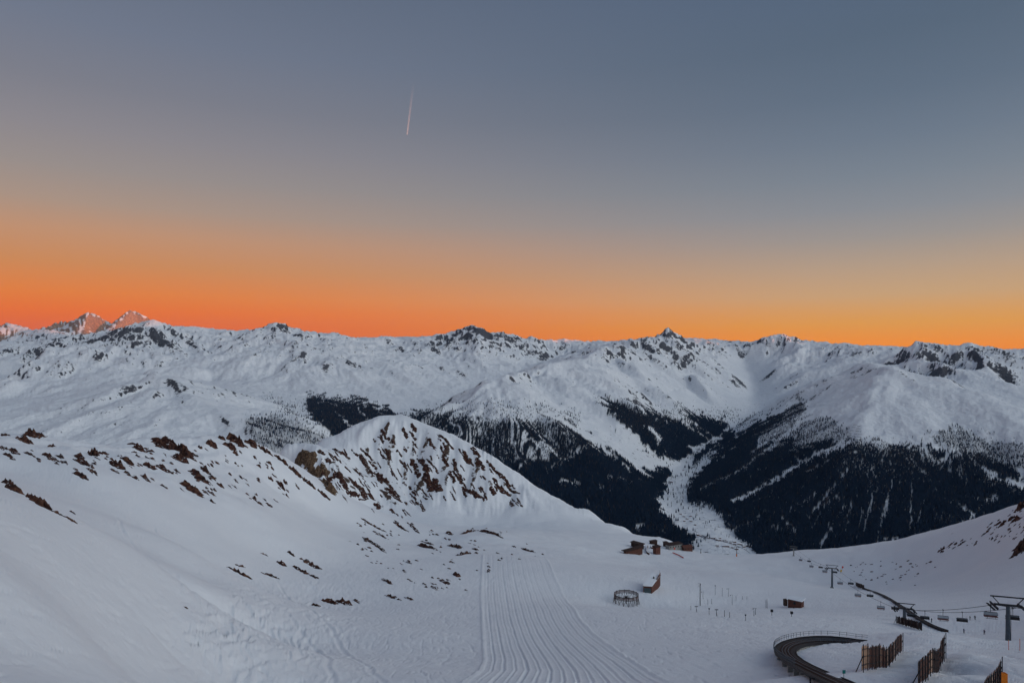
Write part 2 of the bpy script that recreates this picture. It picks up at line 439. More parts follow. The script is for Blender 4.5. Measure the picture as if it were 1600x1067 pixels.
def near_base(X, Y):
    u = np.clip((X - NX0) / NG, 1, NEARG.shape[1] - 2.001); v = np.clip((Y - NY0) / NG, 1, NEARG.shape[0] - 2.001)
    i = u.astype(int); j = v.astype(int); fu = u - i; fv = v - j
    fu = fu * 1.0; fv = fv * 1.0

    def row(jj):
        a, b, c, d = NEARG[jj, i - 1], NEARG[jj, i], NEARG[jj, i + 1], NEARG[jj, i + 2]
        return b + 0.5 * fu * (c - a + fu * (2 * a - 5 * b + 4 * c - d + fu * (3 * (b - c) + d - a)))
    a, b, c, d = row(j - 1), row(j), row(j + 1), row(j + 2)
    z = b + 0.5 * fv * (c - a + fv * (2 * a - 5 * b + 4 * c - d + fv * (3 * (b - c) + d - a)))
    outside = np.maximum(0, Y - 1380) + np.maximum(0, X - 900) + np.maximum(0, -700 - X)
    return z - outside * 1.2

# ------------------------------------------------------------------ one sheet of ground, finer where the eye is near
PXS = np.arange(-130, 1731, 1.45)
rows = [7.0]
while rows[-1] < 21500:
    d = rows[-1]
    rows.append(d * (1.05 if d < 34 else 1.0075 if d < 1180 else 1.022 if d < 3250 else 1.0066 if d < 7500 else 1.0056 if d < 12500 else 1.009))
DS = np.array(rows)
PXG, YG = np.meshgrid(PXS, DS)
XG = (PXG - CX) / F * YG
NR, NC = XG.shape

zn = near_base(XG, YG)
ridge_foot_X = np.array([-700, -420, -260, -166, -90, -20, 60, 130, 260, 420])
ridge_foot_Y = np.array([700, 760, 815, 880, 890, 905, 890, 870, 860, 870])
foot = np.interp(XG, ridge_foot_X, ridge_foot_Y)
on_ridge = sstep(-25, 40, YG - foot) * sstep(900, 700, YG - foot)
# gullies and ribs on the face of the rocky ridge
gyr, gxr = np.gradient(blur(NEARG, 4), NG)


def nsamp(A, X, Y):
    i = np.clip((X - NX0) / NG, 0, A.shape[1] - 1).astype(int); j = np.clip((Y - NY0) / NG, 0, A.shape[0] - 1).astype(int)
    return A[j, i]


nm = YG < 1700
gx1 = nsamp(gxr, XG, YG); gy1 = nsamp(gyr, XG, YG); gl1 = np.hypot(gx1, gy1) + 1e-4
e1 = np.zeros_like(zn); ribN = np.zeros_like(zn)
sub = nm
xs_, ys_ = XG[sub], YG[sub]
dxs, dys = (-gy1 / gl1)[sub].astype(np.float32), (gx1 / gl1)[sub].astype(np.float32)
a = 1.0; f = 1 / 70.0; ee = 0; ex = 0; ey = 0; rr = 0
for o in range(4):
    hh, hx_, hy_ = gully(xs_ * f, ys_ * f, dxs * 1.2 - (ey * 0.5 if o else 0), dys * 1.2 + (ex * 0.5 if o else 0), 131 + o * 3)
    ee = ee + hh * a; ex = ex + hx_ * a * 0.5; ey = ey + hy_ * a * 0.5
    if o: rr = rr + hh * a * 2
    a *= 0.5; f *= 2
e1[sub] = ee; ribN[sub] = rr
crestband = np.exp(-((PXG * 0 + (HY - zn / YG * F) - 700) / 40.0) ** 2)
cr_w = np.array([P(*p)[:2] for p in [(505, 693, 1050), (545, 673, 1080), (578, 660, 1100), (606, 654, 1120), (632, 655, 1120), (660, 665, 1090), (700, 680, 1060), (730, 695, 1040), (760, 715, 1010), (800, 745, 980), (840, 768, 960), (870, 783, 950), (910, 803, 930), (960, 825, 900)]])
dcr = np.full_like(zn, 1e6)
for (xa, ya), (xb, yb) in zip(cr_w[:-1], cr_w[1:]):
    dx_, dy_ = xb - xa, yb - ya
    t_ = np.clip(((XG - xa) * dx_ + (YG - ya) * dy_) / (dx_ * dx_ + dy_ * dy_), 0, 1)
    dcr = np.minimum(dcr, np.hypot(XG - xa - t_ * dx_, YG - ya - t_ * dy_))
zn = zn + (7.0 * np.exp(-dcr / 40.0) - 2.0) * on_ridge
zn = zn + on_ridge * e1 * 4.2 * sstep(0.15, 0.45, gl1)
zn = zn + fbm(XG / 60, YG / 60, 3, 141) * (0.5 + 1.6 * on_ridge) * sstep(40, 200, YG)
zn = zn + fbm(XG / 9, YG / 9, 3, 151) * 0.10
zn = zn + (fbm(XG / 7 + 0.8 * vnoise(XG / 15, YG / 15, 155), YG / 3.2 + 0.5 * vnoise(XG / 12, YG / 12, 156), 3, 153, ridged=True) - 0.8) * 0.11 * (0.4 + sstep(-0.3, 0.4, vnoise(XG / 45, YG / 45, 157))) * sstep(30, 80, YG) * (YG < 700)
PYN = HY - zn / YG * F
# left crest: uneven cornice line
lc = sstep(330, 400, YG) * sstep(720, 640, YG) * sstep(-120, -250, XG)
zn = zn + lc * (fbm(XG / 28, YG / 28, 3, 161, ridged=True) - 0.3) * 1.9
# small banks and hollows on the lower basin
zn = zn + fbm(XG / 35, YG / 22, 3, 171) * 1.0 * sstep(430, 600, YG) * (1 - on_ridge) * sstep(-150, -60, XG)

# groomed piste
L_px = [(755, 866), (752, 920), (753, 960), (755, 1000), (757, 1030), (750, 1048), (722, 1067), (690, 1085)]
R_px = [(849, 866), (866, 900), (884, 935), (905, 965), (925, 988), (962, 1015), (1005, 1042), (1050, 1067), (1090, 1085)]


def col_hit(px, py, Z):
    """first ground point seen at a photograph position: (X, Y, Z)"""
    c = (px - PXS[0]) / (PXS[1] - PXS[0])
    i = int(np.clip(c, 0, NC - 2)); fr = c - i
    z = Z[:, i] * (1 - fr) + Z[:, i + 1] * fr
    y = HY - z / DS * F
    k = np.argmax(y <= py)
    if k == 0: k = 1
    t = (y[k - 1] - py) / max(1e-6, (y[k - 1] - y[k])); t = min(max(t, 0), 1)
    d = DS[k - 1] + (DS[k] - DS[k - 1]) * t
    return ((px - CX) / F * d, d, z[k - 1] + (z[k] - z[k - 1]) * t)


for (px_, py_, am, ra) in ((1492, 1044, -1.7, 4.5), (1506, 1028, 1.0, 3.5), (1398, 1036, -0.9, 5.0), (1425, 1030, -0.7, 4.0), (1205, 1030, -1.0, 6.0), (1285, 1025, 0.7, 6.0), (1535, 1045, 0.8, 5.0), (1450, 1000, 0.6, 6.0)):
    hx1, hy1, _ = col_hit(px_, py_, zn)
    q_ = np.hypot(XG - hx1, (YG - hy1) * 0.8) * (1 + 0.25 * vnoise(XG / 3, YG / 3, 99))
    zn = zn + am * np.exp(-(q_ / ra) ** 2)
pl = sorted([col_hit(x, y, zn)[:2] for x, y in L_px], key=lambda q: q[1])
pr = sorted([col_hit(x, y, zn)[:2] for x, y in R_px], key=lambda q: q[1])
xl = np.interp(YG, [q[1] for q in pl], [q[0] for q in pl]); xr = np.interp(YG, [q[1] for q in pr], [q[0] for q in pr])
u = (XG - xl) / (xr - xl)
ytop = min(pl[-1][1], pr[-1][1])
groom = sstep(-0.004, 0.004, u) * sstep(1.004, 0.996, u) * sstep(ytop + 4, ytop - 4, YG + 6 * vnoise(u * 5, u * 0 + 3, 9)) * (YG < 900)
lane = u * 14.0 + 0.10 * vnoise(YG / 60, np.floor(u * 14), 12) + 0.05 * vnoise(YG / 14, np.floor(u * 14) * 7, 13)
fr_ = lane - np.floor(lane)
edge = np.minimum(fr_, 1 - fr_)
depth = 0.35 + 0.65 * hash2(np.floor(lane + 0.5).astype(int), lane.astype(int) * 0 + 3, 5)
zn = zn - groom * (0.34 * depth * np.exp(-(edge / 0.09) ** 2)) + groom * 0.12 * np.exp(-((edge - 0.2) / 0.07) ** 2)
bank = np.exp(-((u) / 0.012) ** 2) + np.exp(-((u - 1) / 0.012) ** 2)
zn = zn + bank * 0.35 * sstep(ytop + 3, ytop - 3, YG)

# churned snow with ski tracks below the left shoulder
PYN = HY - zn / YG * F
ch = sstep(262, 300, PXG - 0.10 * (1067 - PYN)) * sstep(640, 420, PXG) * sstep(890, 985, PYN + 0.15 * (PXG - 280)) * (YG > 85) * (YG < 420)
ang = math.radians(62)
ca, sa = math.cos(ang), math.sin(ang)
ua = XG * ca + YG * sa; va = -XG * sa + YG * ca
chn = fbm(XG / 4.2 + 0.9 * vnoise(XG / 6, YG / 9, 3), YG / 11.0 + 0.9 * vnoise(XG / 5, YG / 9, 4), 4, 181, ridged=True, gain=0.6)
patch = sstep(-0.35, 0.3, vnoise(XG / 22, YG / 34, 182))
zn = zn + ch * (chn - 0.2) * (0.16 + 0.30 * patch)
# two skiers' tracks coming down past the shoulder
for ln in ([(183, 808), (190, 828), (215, 858), (245, 880), (275, 897), (300, 925), (330, 965)], [(205, 802), (240, 826), (285, 858), (320, 880), (370, 905), (430, 930)], [(300, 925), (360, 985), (420, 1060)], [(370, 905), (450, 960), (500, 1020), (520, 1067)], [(430, 900), (520, 985), (600, 1067)]):
    wl = np.array([col_hit(x, y, zn)[:2] for x, y in ln])
    for (xa, ya), (xb, yb) in zip(wl[:-1], wl[1:]):
        if abs(yb - ya) > 160: continue
        dx_, dy_ = xb - xa, yb - ya
        t_ = np.clip(((XG - xa) * dx_ + (YG - ya) * dy_) / (dx_ * dx_ + dy_ * dy_), 0, 1)
        q_ = np.hypot(XG - xa - t_ * dx_ + 0.8 * vnoise(YG / 9, YG * 0, 44), YG - ya - t_ * dy_)
        zn = zn - 0.22 * np.exp(-(q_ / 0.55) ** 2) + 0.10 * np.exp(-((q_ - 1.1) / 0.4) ** 2)
# faint ski tracks elsewhere on the near slope
tr = fbm(XG / 3.0 + 2 * vnoise(XG / 40, YG / 40, 31), YG / 24.0, 2, 191, ridged=True)
zn = zn + sstep(1.1, 1.4, tr) * -0.18 * (YG < 420) * (1 - groom)

# ---- far part
zf = np.full_like(zn, -2000.0)
ribF = np.zeros_like(zn); zoneF = np.zeros_like(zn); slF = np.zeros_like(zn); vfF = np.zeros_like(zn)
fm = DS > 900
hF, rb, zo, sl_, vf_ = far_height(XG[fm], YG[fm])
zf[fm] = hF; ribF[fm] = rb; zoneF[fm] = zo; slF[fm] = sl_; vfF[fm] = vf_
near = zn > zf
Z = np.where(near, zn, zf)
PY = HY - Z / YG * F


def hit(px, py):
    return Vector(col_hit(px, py, Z))


def ground(x, y):
    """height of the sheet under a point of the plan"""
    r = np.searchsorted(DS, y) - 1; r = int(np.clip(r, 0, NR - 2)); fr = (y - DS[r]) / (DS[r + 1] - DS[r])
    c = (CX + x / y * F - PXS[0]) / (PXS[1] - PXS[0]); i = int(np.clip(c, 0, NC - 2)); fc = min(max(c - i, 0), 1)
    return float((Z[r, i] * (1 - fc) + Z[r, i + 1] * fc) * (1 - fr) + (Z[r + 1, i] * (1 - fc) + Z[r + 1, i + 1] * fc) * fr)


# slope of the finished sheet
VX = np.stack([XG, YG, Z], -1)
du = np.gradient(VX, axis=1); dv = np.gradient(VX, axis=0)
nrm = np.cross(du, dv); nrm /= np.linalg.norm(nrm, axis=-1, keepdims=True) + 1e-9
steep = 1 - np.abs(nrm[..., 2])

# visibility from the camera (used only to thin what nobody sees)
vis = PY <= np.minimum.accumulate(PY, axis=0) + 3.0

# ---- rock: on steep ribs and near the crests
high = sstep(-350, 300, Z)
rock_far = (steep * 3.4 + ribF * 0.36 + zoneF * 0.42 + high * 0.30 - 0.80) * sstep(-620, -350, Z)
farp = YG > 15800
rock_far = np.where(farp, steep * 2.6 + ribF * 0.1 - 0.26 + 0.25 * fbm(XG / 200, YG / 200, 3, 91), rock_far)  # more rock on the far peaks, so its painted sun tint shows


def inpoly(px, py, poly):
    r = np.zeros(px.shape, bool)
    n = len(poly)
    for i in range(n):
        x0, y0 = poly[i]; x1, y1 = poly[(i + 1) % n]
        c = (y0 > py) != (y1 > py)
        r ^= c & (px < (x1 - x0) * (py - y0) / ((y1 - y0) or 1e-9) + x0)
    return r


ribx = PXG - 0.52 * (PY - 655)
rock_near = on_ridge * (0.62 * ribN + 0.35 * fbm(XG / 30, YG / 30, 4, 201) + 0.5 * sstep(0.2, 0.5, gl1) - 0.62)
face_poly = [(440, 720), (500, 700), (560, 700), (600, 660), (660, 668), (720, 695), (800, 748), (830, 790), (760, 775), (700, 765), (660, 800), (640, 822), (560, 795), (500, 765)]
fp = inpoly(PXG, PY, face_poly).astype(float)
fp[:] = blur(fp, 6)
rock_near = rock_near * 0.9 + (fp - 0.92) * 0.75
basin = (YG > 420) & (YG < 900) & near & (on_ridge < 0.4)
rock_near = np.where(basin, fbm(XG / 26, YG / 13, 4, 211) * 0.7 - 0.62 + 0.12 * sstep(-40, -160, XG), rock_near)
rgt = near & (XG > 220) & (YG > 380)
rock_near = np.where(rgt, fbm(XG / 20, YG / 11, 4, 221) * 0.75 - 0.66 + 0.30 * sstep(870, 800, PY), rock_near)
rock_near = np.where((YG < 420) | ((XG < -150) & (on_ridge < 0.3) & (YG < 640)), -1.0, rock_near)
rock = np.where(near, rock_near, rock_far)
rock = np.where(near & (PY > 880), -1.0, rock)

# ---- forest density, read off the photograph where the ground shows it
FOREST = [  # polygon, density
    ([(655, 648), (700, 650), (760, 660), (830, 662), (870, 665), (905, 668), (930, 690), (965, 720), (1000, 745), (1045, 735), (1058, 745), (1035, 770), (1020, 775), (1030, 800), (1060, 815), (1085, 835), (1085, 852), (1000, 900), (600, 900), (600, 665)], 1.0),
    ([(940, 625), (985, 635), (1040, 655), (1080, 665), (1130, 668), (1145, 682), (1125, 690), (1110, 700), (1085, 722), (1060, 722), (1035, 716), (1005, 700), (975, 670)], 1.0),
    ([(1055, 640), (1090, 652), (1125, 662), (1140, 668), (1145, 684), (1130, 690), (1100, 668)], 1.0),
    ([(1240, 637), (1215, 648), (1185, 665), (1150, 690), (1135, 700), (1100, 735), (1075, 770), (1075, 785), (1110, 785), (1125, 805), (1150, 830), (1175, 850), (1200, 890), (1400, 920), (1650, 900), (1650, 745), (1580, 735), (1530, 712), (1480, 712), (1430, 700), (1380, 705), (1335, 700), (1290, 690), (1250, 705), (1235, 690), (1220, 690), (1190, 705), (1180, 690), (1215, 665)], 1.0),
    ([(480, 620), (520, 628), (560, 626), (600, 640), (622, 652), (640, 665), (600, 700), (500, 720), (525, 690), (500, 665), (482, 645)], 1.0),
    ([(380, 660), (430, 652), (480, 665), (520, 690), (505, 720), (430, 725), (395, 690)], 0.38),
]
SPARSE = [
    ([(655, 640), (760, 630), (850, 635), (910, 648), (905, 672), (830, 668), (740, 665), (660, 655)], 0.10),
    ([(1180, 700), (1240, 655), (1300, 655), (1330, 680), (1335, 715), (1250, 730), (1200, 735), (1140, 760)], 0.30),
    ([(1290, 690), (1340, 690), (1420, 700), (1480, 712), (1540, 720), (1480, 745), (1400, 755), (1300, 745)], 0.45),
    ([(1440, 680), (1500, 670), (1560, 690), (1620, 700), (1620, 745), (1540, 725)], 0.35),
    ([(400, 615), (440, 625), (480, 640), (500, 660), (460, 655)], 0.07),
    ([(930, 620), (1010, 640), (1100, 655), (1140, 665), (1090, 660), (1000, 655), (950, 650)], 0.15),
    ([(1020, 770), (1050, 735), (1110, 690), (1160, 660), (1190, 650), (1150, 690), (1090, 740), (1085, 790), (1150, 840), (1090, 840)], 0.03),
    ([(1020, 640), (1150, 640), (1190, 650), (1150, 668), (1100, 650)], 0.06),
    ([(0, 640), (150, 640), (200, 690), (0, 690)], 0.03),
    ([(1250, 620), (1260, 640), (1200, 680), (1180, 690)], 0.5),
]
CLEAR = [  # open strips: avalanche tracks, pastures (polyline, half width in px)
    ([(905, 668), (925, 690), (945, 705), (960, 715)], 7), ([(960, 660), (1000, 695), (1035, 725), (1060, 742)], 7), ([(955, 655), (980, 672), (1000, 690)], 6),
    ([(925, 690), (905, 705), (880, 722), (862, 730)], 2.5), ([(1010, 665), (1025, 680), (1032, 688)], 5), ([(875, 752), (905, 756)], 4), ([(1065, 660), (1095, 680), (1110, 690)], 2.5),
    ([(1085, 663), (1112, 682)], 2.5), ([(1330, 690), (1270, 715), (1235, 735), (1190, 765), (1145, 785)], 6), ([(1250, 660), (1200, 705), (1150, 740), (1095, 765)], 4),
    ([(1325, 735), (1300, 765), (1270, 800)], 3), ([(1198, 800), (1175, 815), (1150, 826)], 3), ([(1395, 750), (1385, 790), (1372, 835)], 2.5), ([(1365, 770), (1355, 810), (1350, 830)], 2), ([(1330, 785), (1322, 830)], 2), ([(1425, 760), (1422, 830)], 1.8),
    ([(1300, 825), (1285, 850)], 4), ([(1500, 790), (1520, 805), (1512, 822)], 4), ([(1540, 735), (1560, 750), (1590, 758), (1610, 762)], 7), ([(1595, 735), (1600, 760)], 8),
    ([(1200, 690), (1170, 712)], 3), ([(990, 830), (1005, 818)], 4), ([(1380, 845), (1400, 842)], 3), ([(1160, 690), (1120, 722)], 2), ([(560, 640), (580, 660), (590, 672)], 2.5), ([(1150, 800), (1118, 812)], 3), ([(525, 645), (545, 662), (560, 680)], 2),
    ([(850, 690), (800, 745), (770, 775)], 2), ([(950, 745), (985, 752)], 2), ([(1440, 790), (1430, 830)], 1.5), ([(1530, 790), (1560, 770)], 2.5), ([(1240, 790), (1215, 820)], 1.5), ([(1275, 770), (1240, 800)], 1.5), ([(1290, 790), (1265, 830)], 1.6),
]


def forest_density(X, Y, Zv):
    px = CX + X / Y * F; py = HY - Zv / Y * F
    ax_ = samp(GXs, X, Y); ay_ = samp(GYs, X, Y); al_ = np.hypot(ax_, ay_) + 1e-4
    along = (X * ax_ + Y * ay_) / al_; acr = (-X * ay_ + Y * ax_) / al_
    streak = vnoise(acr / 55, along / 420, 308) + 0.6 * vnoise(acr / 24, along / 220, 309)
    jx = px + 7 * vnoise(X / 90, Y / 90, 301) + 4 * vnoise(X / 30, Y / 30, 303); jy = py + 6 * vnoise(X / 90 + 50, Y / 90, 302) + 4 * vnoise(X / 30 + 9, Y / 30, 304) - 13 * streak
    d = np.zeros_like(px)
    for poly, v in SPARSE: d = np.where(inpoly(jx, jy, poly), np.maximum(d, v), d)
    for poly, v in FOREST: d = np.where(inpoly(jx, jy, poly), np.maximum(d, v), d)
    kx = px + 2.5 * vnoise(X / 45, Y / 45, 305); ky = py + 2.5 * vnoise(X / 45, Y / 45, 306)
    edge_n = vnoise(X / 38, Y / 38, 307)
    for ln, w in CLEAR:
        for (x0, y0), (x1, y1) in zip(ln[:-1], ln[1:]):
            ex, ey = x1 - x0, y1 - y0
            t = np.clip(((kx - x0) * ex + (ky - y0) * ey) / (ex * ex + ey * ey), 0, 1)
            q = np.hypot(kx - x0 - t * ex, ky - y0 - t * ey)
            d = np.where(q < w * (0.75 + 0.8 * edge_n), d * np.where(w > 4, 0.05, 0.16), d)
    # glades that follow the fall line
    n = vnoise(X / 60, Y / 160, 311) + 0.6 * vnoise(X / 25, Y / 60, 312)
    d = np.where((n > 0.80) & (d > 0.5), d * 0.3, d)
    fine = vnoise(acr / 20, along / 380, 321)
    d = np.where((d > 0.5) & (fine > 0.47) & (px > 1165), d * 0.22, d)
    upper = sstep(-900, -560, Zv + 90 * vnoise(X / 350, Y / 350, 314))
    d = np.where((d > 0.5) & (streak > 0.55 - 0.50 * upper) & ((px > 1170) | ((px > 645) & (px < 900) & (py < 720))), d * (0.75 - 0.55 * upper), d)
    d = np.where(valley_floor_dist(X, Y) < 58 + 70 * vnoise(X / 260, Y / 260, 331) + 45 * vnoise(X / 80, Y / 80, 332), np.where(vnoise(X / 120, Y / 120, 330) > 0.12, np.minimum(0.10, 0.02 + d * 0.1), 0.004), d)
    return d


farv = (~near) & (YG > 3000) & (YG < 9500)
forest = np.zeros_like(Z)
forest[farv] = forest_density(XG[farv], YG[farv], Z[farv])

# ------------------------------------------------------------------ materials
MATS = {}


def mat(name, col, rough=0.7, metal=0.0, noise=0.0, scale=8.0, bump=0.0, col2=None):
    if name in MATS: return MATS[name]
    m = bpy.data.materials.new(name); m.use_nodes = True
    t = m.node_tree; b = t.nodes['Principled BSDF']
    b.inputs['Base Color'].default_value = (*col, 1); b.inputs['Roughness'].default_value = rough; b.inputs['Metallic'].default_value = metal
    b.inputs['Specular IOR Level'].default_value = 0.3
    if noise or col2:
        tx = t.nodes.new('ShaderNodeTexCoord'); nz = t.nodes.new('ShaderNodeTexNoise'); nz.inputs['Scale'].default_value = scale; nz.inputs['Detail'].default_value = 6
        t.links.new(tx.outputs['Object'], nz.inputs['Vector'])
        r = t.nodes.new('ShaderNodeValToRGB')
        c2 = col2 if col2 else tuple(c * (1 - noise) for c in col)
        r.color_ramp.elements[0].position = 0.35; r.color_ramp.elements[1].position = 0.65
        r.color_ramp.elements[0].color = (*c2, 1); r.color_ramp.elements[1].color = (*col, 1)
        t.links.new(nz.outputs[0], r.inputs[0]); t.links.new(r.outputs[0], b.inputs['Base Color'])
        if bump:
            bp = t.nodes.new('ShaderNodeBump'); bp.inputs['Strength'].default_value = bump; bp.inputs['Distance'].default_value = 0.3
            t.links.new(nz.outputs[0], bp.inputs['Height']); t.links.new(bp.outputs[0], b.inputs['Normal'])
    MATS[name] = m
    return m


def terrain_mat(name, rock_a, rock_b, nscale, thresh, bscale, bdist, forest_floor=True, zs=1.0, nmul=1.5):
    m = bpy.data.materials.new(name); m.use_nodes = True
    t = m.node_tree; b = t.nodes['Principled BSDF']; NN = t.nodes.new; LL = t.links.new
    b.inputs['Roughness'].default_value = 0.75; b.inputs['Specular IOR Level'].default_value = 0.15
    geo = NN('ShaderNodeNewGeometry')
    ar = NN('ShaderNodeAttribute'); ar.attribute_name = 'rock'
    n1 = NN('ShaderNodeTexNoise'); n1.inputs['Scale'].default_value = nscale; n1.inputs['Detail'].default_value = 8; n1.inputs['Roughness'].default_value = 0.7
    mpg = NN('ShaderNodeMapping'); mpg.inputs['Scale'].default_value = (1, 1, zs); LL(geo.outputs['Position'], mpg.inputs['Vector'])
    LL(mpg.outputs[0], n1.inputs['Vector'])
    ad = NN('ShaderNodeMath'); ad.operation = 'MULTIPLY_ADD'; LL(n1.outputs[0], ad.inputs[0]); ad.inputs[1].default_value = nmul; LL(ar.outputs['Fac'], ad.inputs[2])
    mp = NN('ShaderNodeMapRange'); mp.inputs['From Min'].default_value = thresh; mp.inputs['From Max'].default_value = thresh + 0.10
    LL(ad.outputs[0], mp.inputs['Value'])
    n2 = NN('ShaderNodeTexNoise'); n2.inputs['Scale'].default_value = nscale * 2.3; n2.inputs['Detail'].default_value = 6
    LL(geo.outputs['Position'], n2.inputs['Vector'])
    rr = NN('ShaderNodeMix'); rr.data_type = 'RGBA'; rr.inputs['A'].default_value = (*rock_a, 1); rr.inputs['B'].default_value = (*rock_b, 1)
    mp2 = NN('ShaderNodeMapRange'); mp2.inputs['From Min'].default_value = 0.38; mp2.inputs['From Max'].default_value = 0.62; LL(n2.outputs[0], mp2.inputs['Value'])
    LL(mp2.outputs[0], rr.inputs['Factor'])
    # snow: slightly uneven whiteness (crust, wind-blown and fresh patches)
    n3 = NN('ShaderNodeTexNoise'); n3.inputs['Scale'].default_value = nscale * 0.16; n3.inputs['Detail'].default_value = 5
    LL(geo.outputs['Position'], n3.inputs['Vector'])
    sn = NN('ShaderNodeMix'); sn.data_type = 'RGBA'; sn.inputs['A'].default_value = (0.78, 0.79, 0.81, 1); sn.inputs['B'].default_value = (0.87, 0.87, 0.875, 1)
    LL(n3.outputs[0], sn.inputs['Factor'])
    mx = NN('ShaderNodeMix'); mx.data_type = 'RGBA'; LL(mp.outputs[0], mx.inputs['Factor']); LL(sn.outputs['Result'], mx.inputs['A']); LL(rr.outputs['Result'], mx.inputs['B'])
    last = mx.outputs['Result']
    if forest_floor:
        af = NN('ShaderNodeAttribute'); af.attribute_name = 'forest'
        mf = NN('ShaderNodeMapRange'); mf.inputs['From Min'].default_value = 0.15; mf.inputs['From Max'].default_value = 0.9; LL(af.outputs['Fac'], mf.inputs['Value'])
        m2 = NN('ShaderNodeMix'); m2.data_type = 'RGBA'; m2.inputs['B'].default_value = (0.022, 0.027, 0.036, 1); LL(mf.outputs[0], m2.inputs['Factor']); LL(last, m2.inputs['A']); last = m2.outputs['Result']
    LL(last, b.inputs['Base Color'])
    n4 = NN('ShaderNodeTexNoise'); n4.inputs['Scale'].default_value = bscale; n4.inputs['Detail'].default_value = 7; n4.inputs['Roughness'].default_value = 0.6
    LL(geo.outputs['Position'], n4.inputs['Vector'])
    bp = NN('ShaderNodeBump'); bp.inputs['Strength'].default_value = 0.7; bp.inputs['Distance'].default_value = bdist
    hs = NN('ShaderNodeMath'); hs.operation = 'MULTIPLY_ADD'; LL(mp.outputs[0], hs.inputs[0]); hs.inputs[1].default_value = 0.25; LL(n4.outputs[0], hs.inputs[2])
    LL(hs.outputs[0], bp.inputs['Height']); LL(bp.outputs[0], b.inputs['Normal'])
    return m


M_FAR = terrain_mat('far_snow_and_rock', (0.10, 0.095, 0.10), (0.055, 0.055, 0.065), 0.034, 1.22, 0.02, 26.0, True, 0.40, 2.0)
M_PEAK = terrain_mat('alpenglow_tinted_peaks', (0.44, 0.27, 0.17), (0.24, 0.16, 0.12), 0.012, 0.98, 0.02, 26.0, False, 0.45)  # peak rock coloured warm to imitate the orange evening sun on it
M_RIDGE = terrain_mat('ridge_snow_and_rock', (0.12, 0.075, 0.05), (0.06, 0.04, 0.035), 0.16, 0.98, 0.12, 1.6, False)
M_NEAR = terrain_mat('near_snow', (0.11, 0.065, 0.045), (0.05, 0.035, 0.03), 0.28, 0.98, 0.55, 0.30, False)


def tag(o, label=None, cat=None, group=None, kind=None):
    if label: o['label'] = label
    if cat: o['category'] = cat
    if group: o['group'] = group
    if kind: o['kind'] = kind
    return o


def sheet(name, fmask, material, label):
    fi, fj = np.nonzero(fmask)
    a = fi * NC + fj
    quads = np.stack([a, a + 1, a + NC + 1, a + NC], 1)
    used, inv = np.unique(quads, return_inverse=True)
    inv = inv.reshape(-1, 4)
    me = bpy.data.meshes.new(name)
    me.vertices.add(len(used)); me.vertices.foreach_set('co', VX.reshape(-1, 3)[used].astype(np.float32).ravel())
    me.loops.add(inv.size); me.loops.foreach_set('vertex_index', inv.ravel().astype(np.int32))
    me.polygons.add(len(inv)); me.polygons.foreach_set('loop_start', np.arange(0, inv.size, 4, dtype=np.int32))
    me.polygons.foreach_set('use_smooth', np.ones(len(inv), bool))
    me.update(calc_edges=True)
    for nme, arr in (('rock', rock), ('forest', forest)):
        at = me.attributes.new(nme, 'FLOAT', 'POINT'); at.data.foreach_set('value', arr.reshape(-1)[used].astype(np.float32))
    me.materials.append(material)
    o = bpy.data.objects.new(name, me); COL.objects.link(o)
    tag(o, label, kind='structure')
    return o


def fc(A): return A[:-1, :-1]


fn = near[:-1, :-1] & near[1:, :-1] & near[:-1, 1:] & near[1:, 1:]
fridge = fn & (fc(on_ridge) > 0.5)
fslope = fn & ~fridge
ffar = ~fn
# plan lines of the two valleys split the mountains
v1 = np.array([P(*p) for p in LINES[18]]); v1 = v1[np.argsort(v1[:, 1])]
v2 = VLA[np.argsort(VLA[:, 1])]
x1 = np.interp(YG, v1[:, 1], v1[:, 0]); x2 = np.interp(YG, v2[:, 1], v2[:, 0])
inner = fc(YG) < 13800
floor = ffar & (fc(valley_floor_dist(XG, YG)) < 175) & (fc(YG) < 9300)
fL = ffar & (fc(XG) < fc(x1)) & ~floor & (fc(YG) < 15500)
fR = ffar & (fc(XG) > fc(x2)) & ~floor & (fc(YG) < 15500)
fM = ffar & ~fL & ~fR & ~floor & (fc(YG) < 15500)
fB = ffar & ~(fL | fR | fM | floor)
slope_o = sheet('snow_slope', fslope, M_NEAR, 'wide snow slope falling from the viewpoint with groomed piste and ski tracks')
ridge_o = sheet('rocky_ridge', fridge, M_RIDGE, 'snowy ridge with brown rock streaks in the middle distance')
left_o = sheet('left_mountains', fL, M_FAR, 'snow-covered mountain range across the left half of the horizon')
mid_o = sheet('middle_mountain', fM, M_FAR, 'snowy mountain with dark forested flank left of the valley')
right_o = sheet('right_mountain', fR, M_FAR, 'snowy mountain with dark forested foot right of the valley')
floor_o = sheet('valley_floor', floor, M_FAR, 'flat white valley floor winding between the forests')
far_o = sheet('far_peaks', fB, M_PEAK, 'distant peaks on the horizon, the leftmost glowing orange')

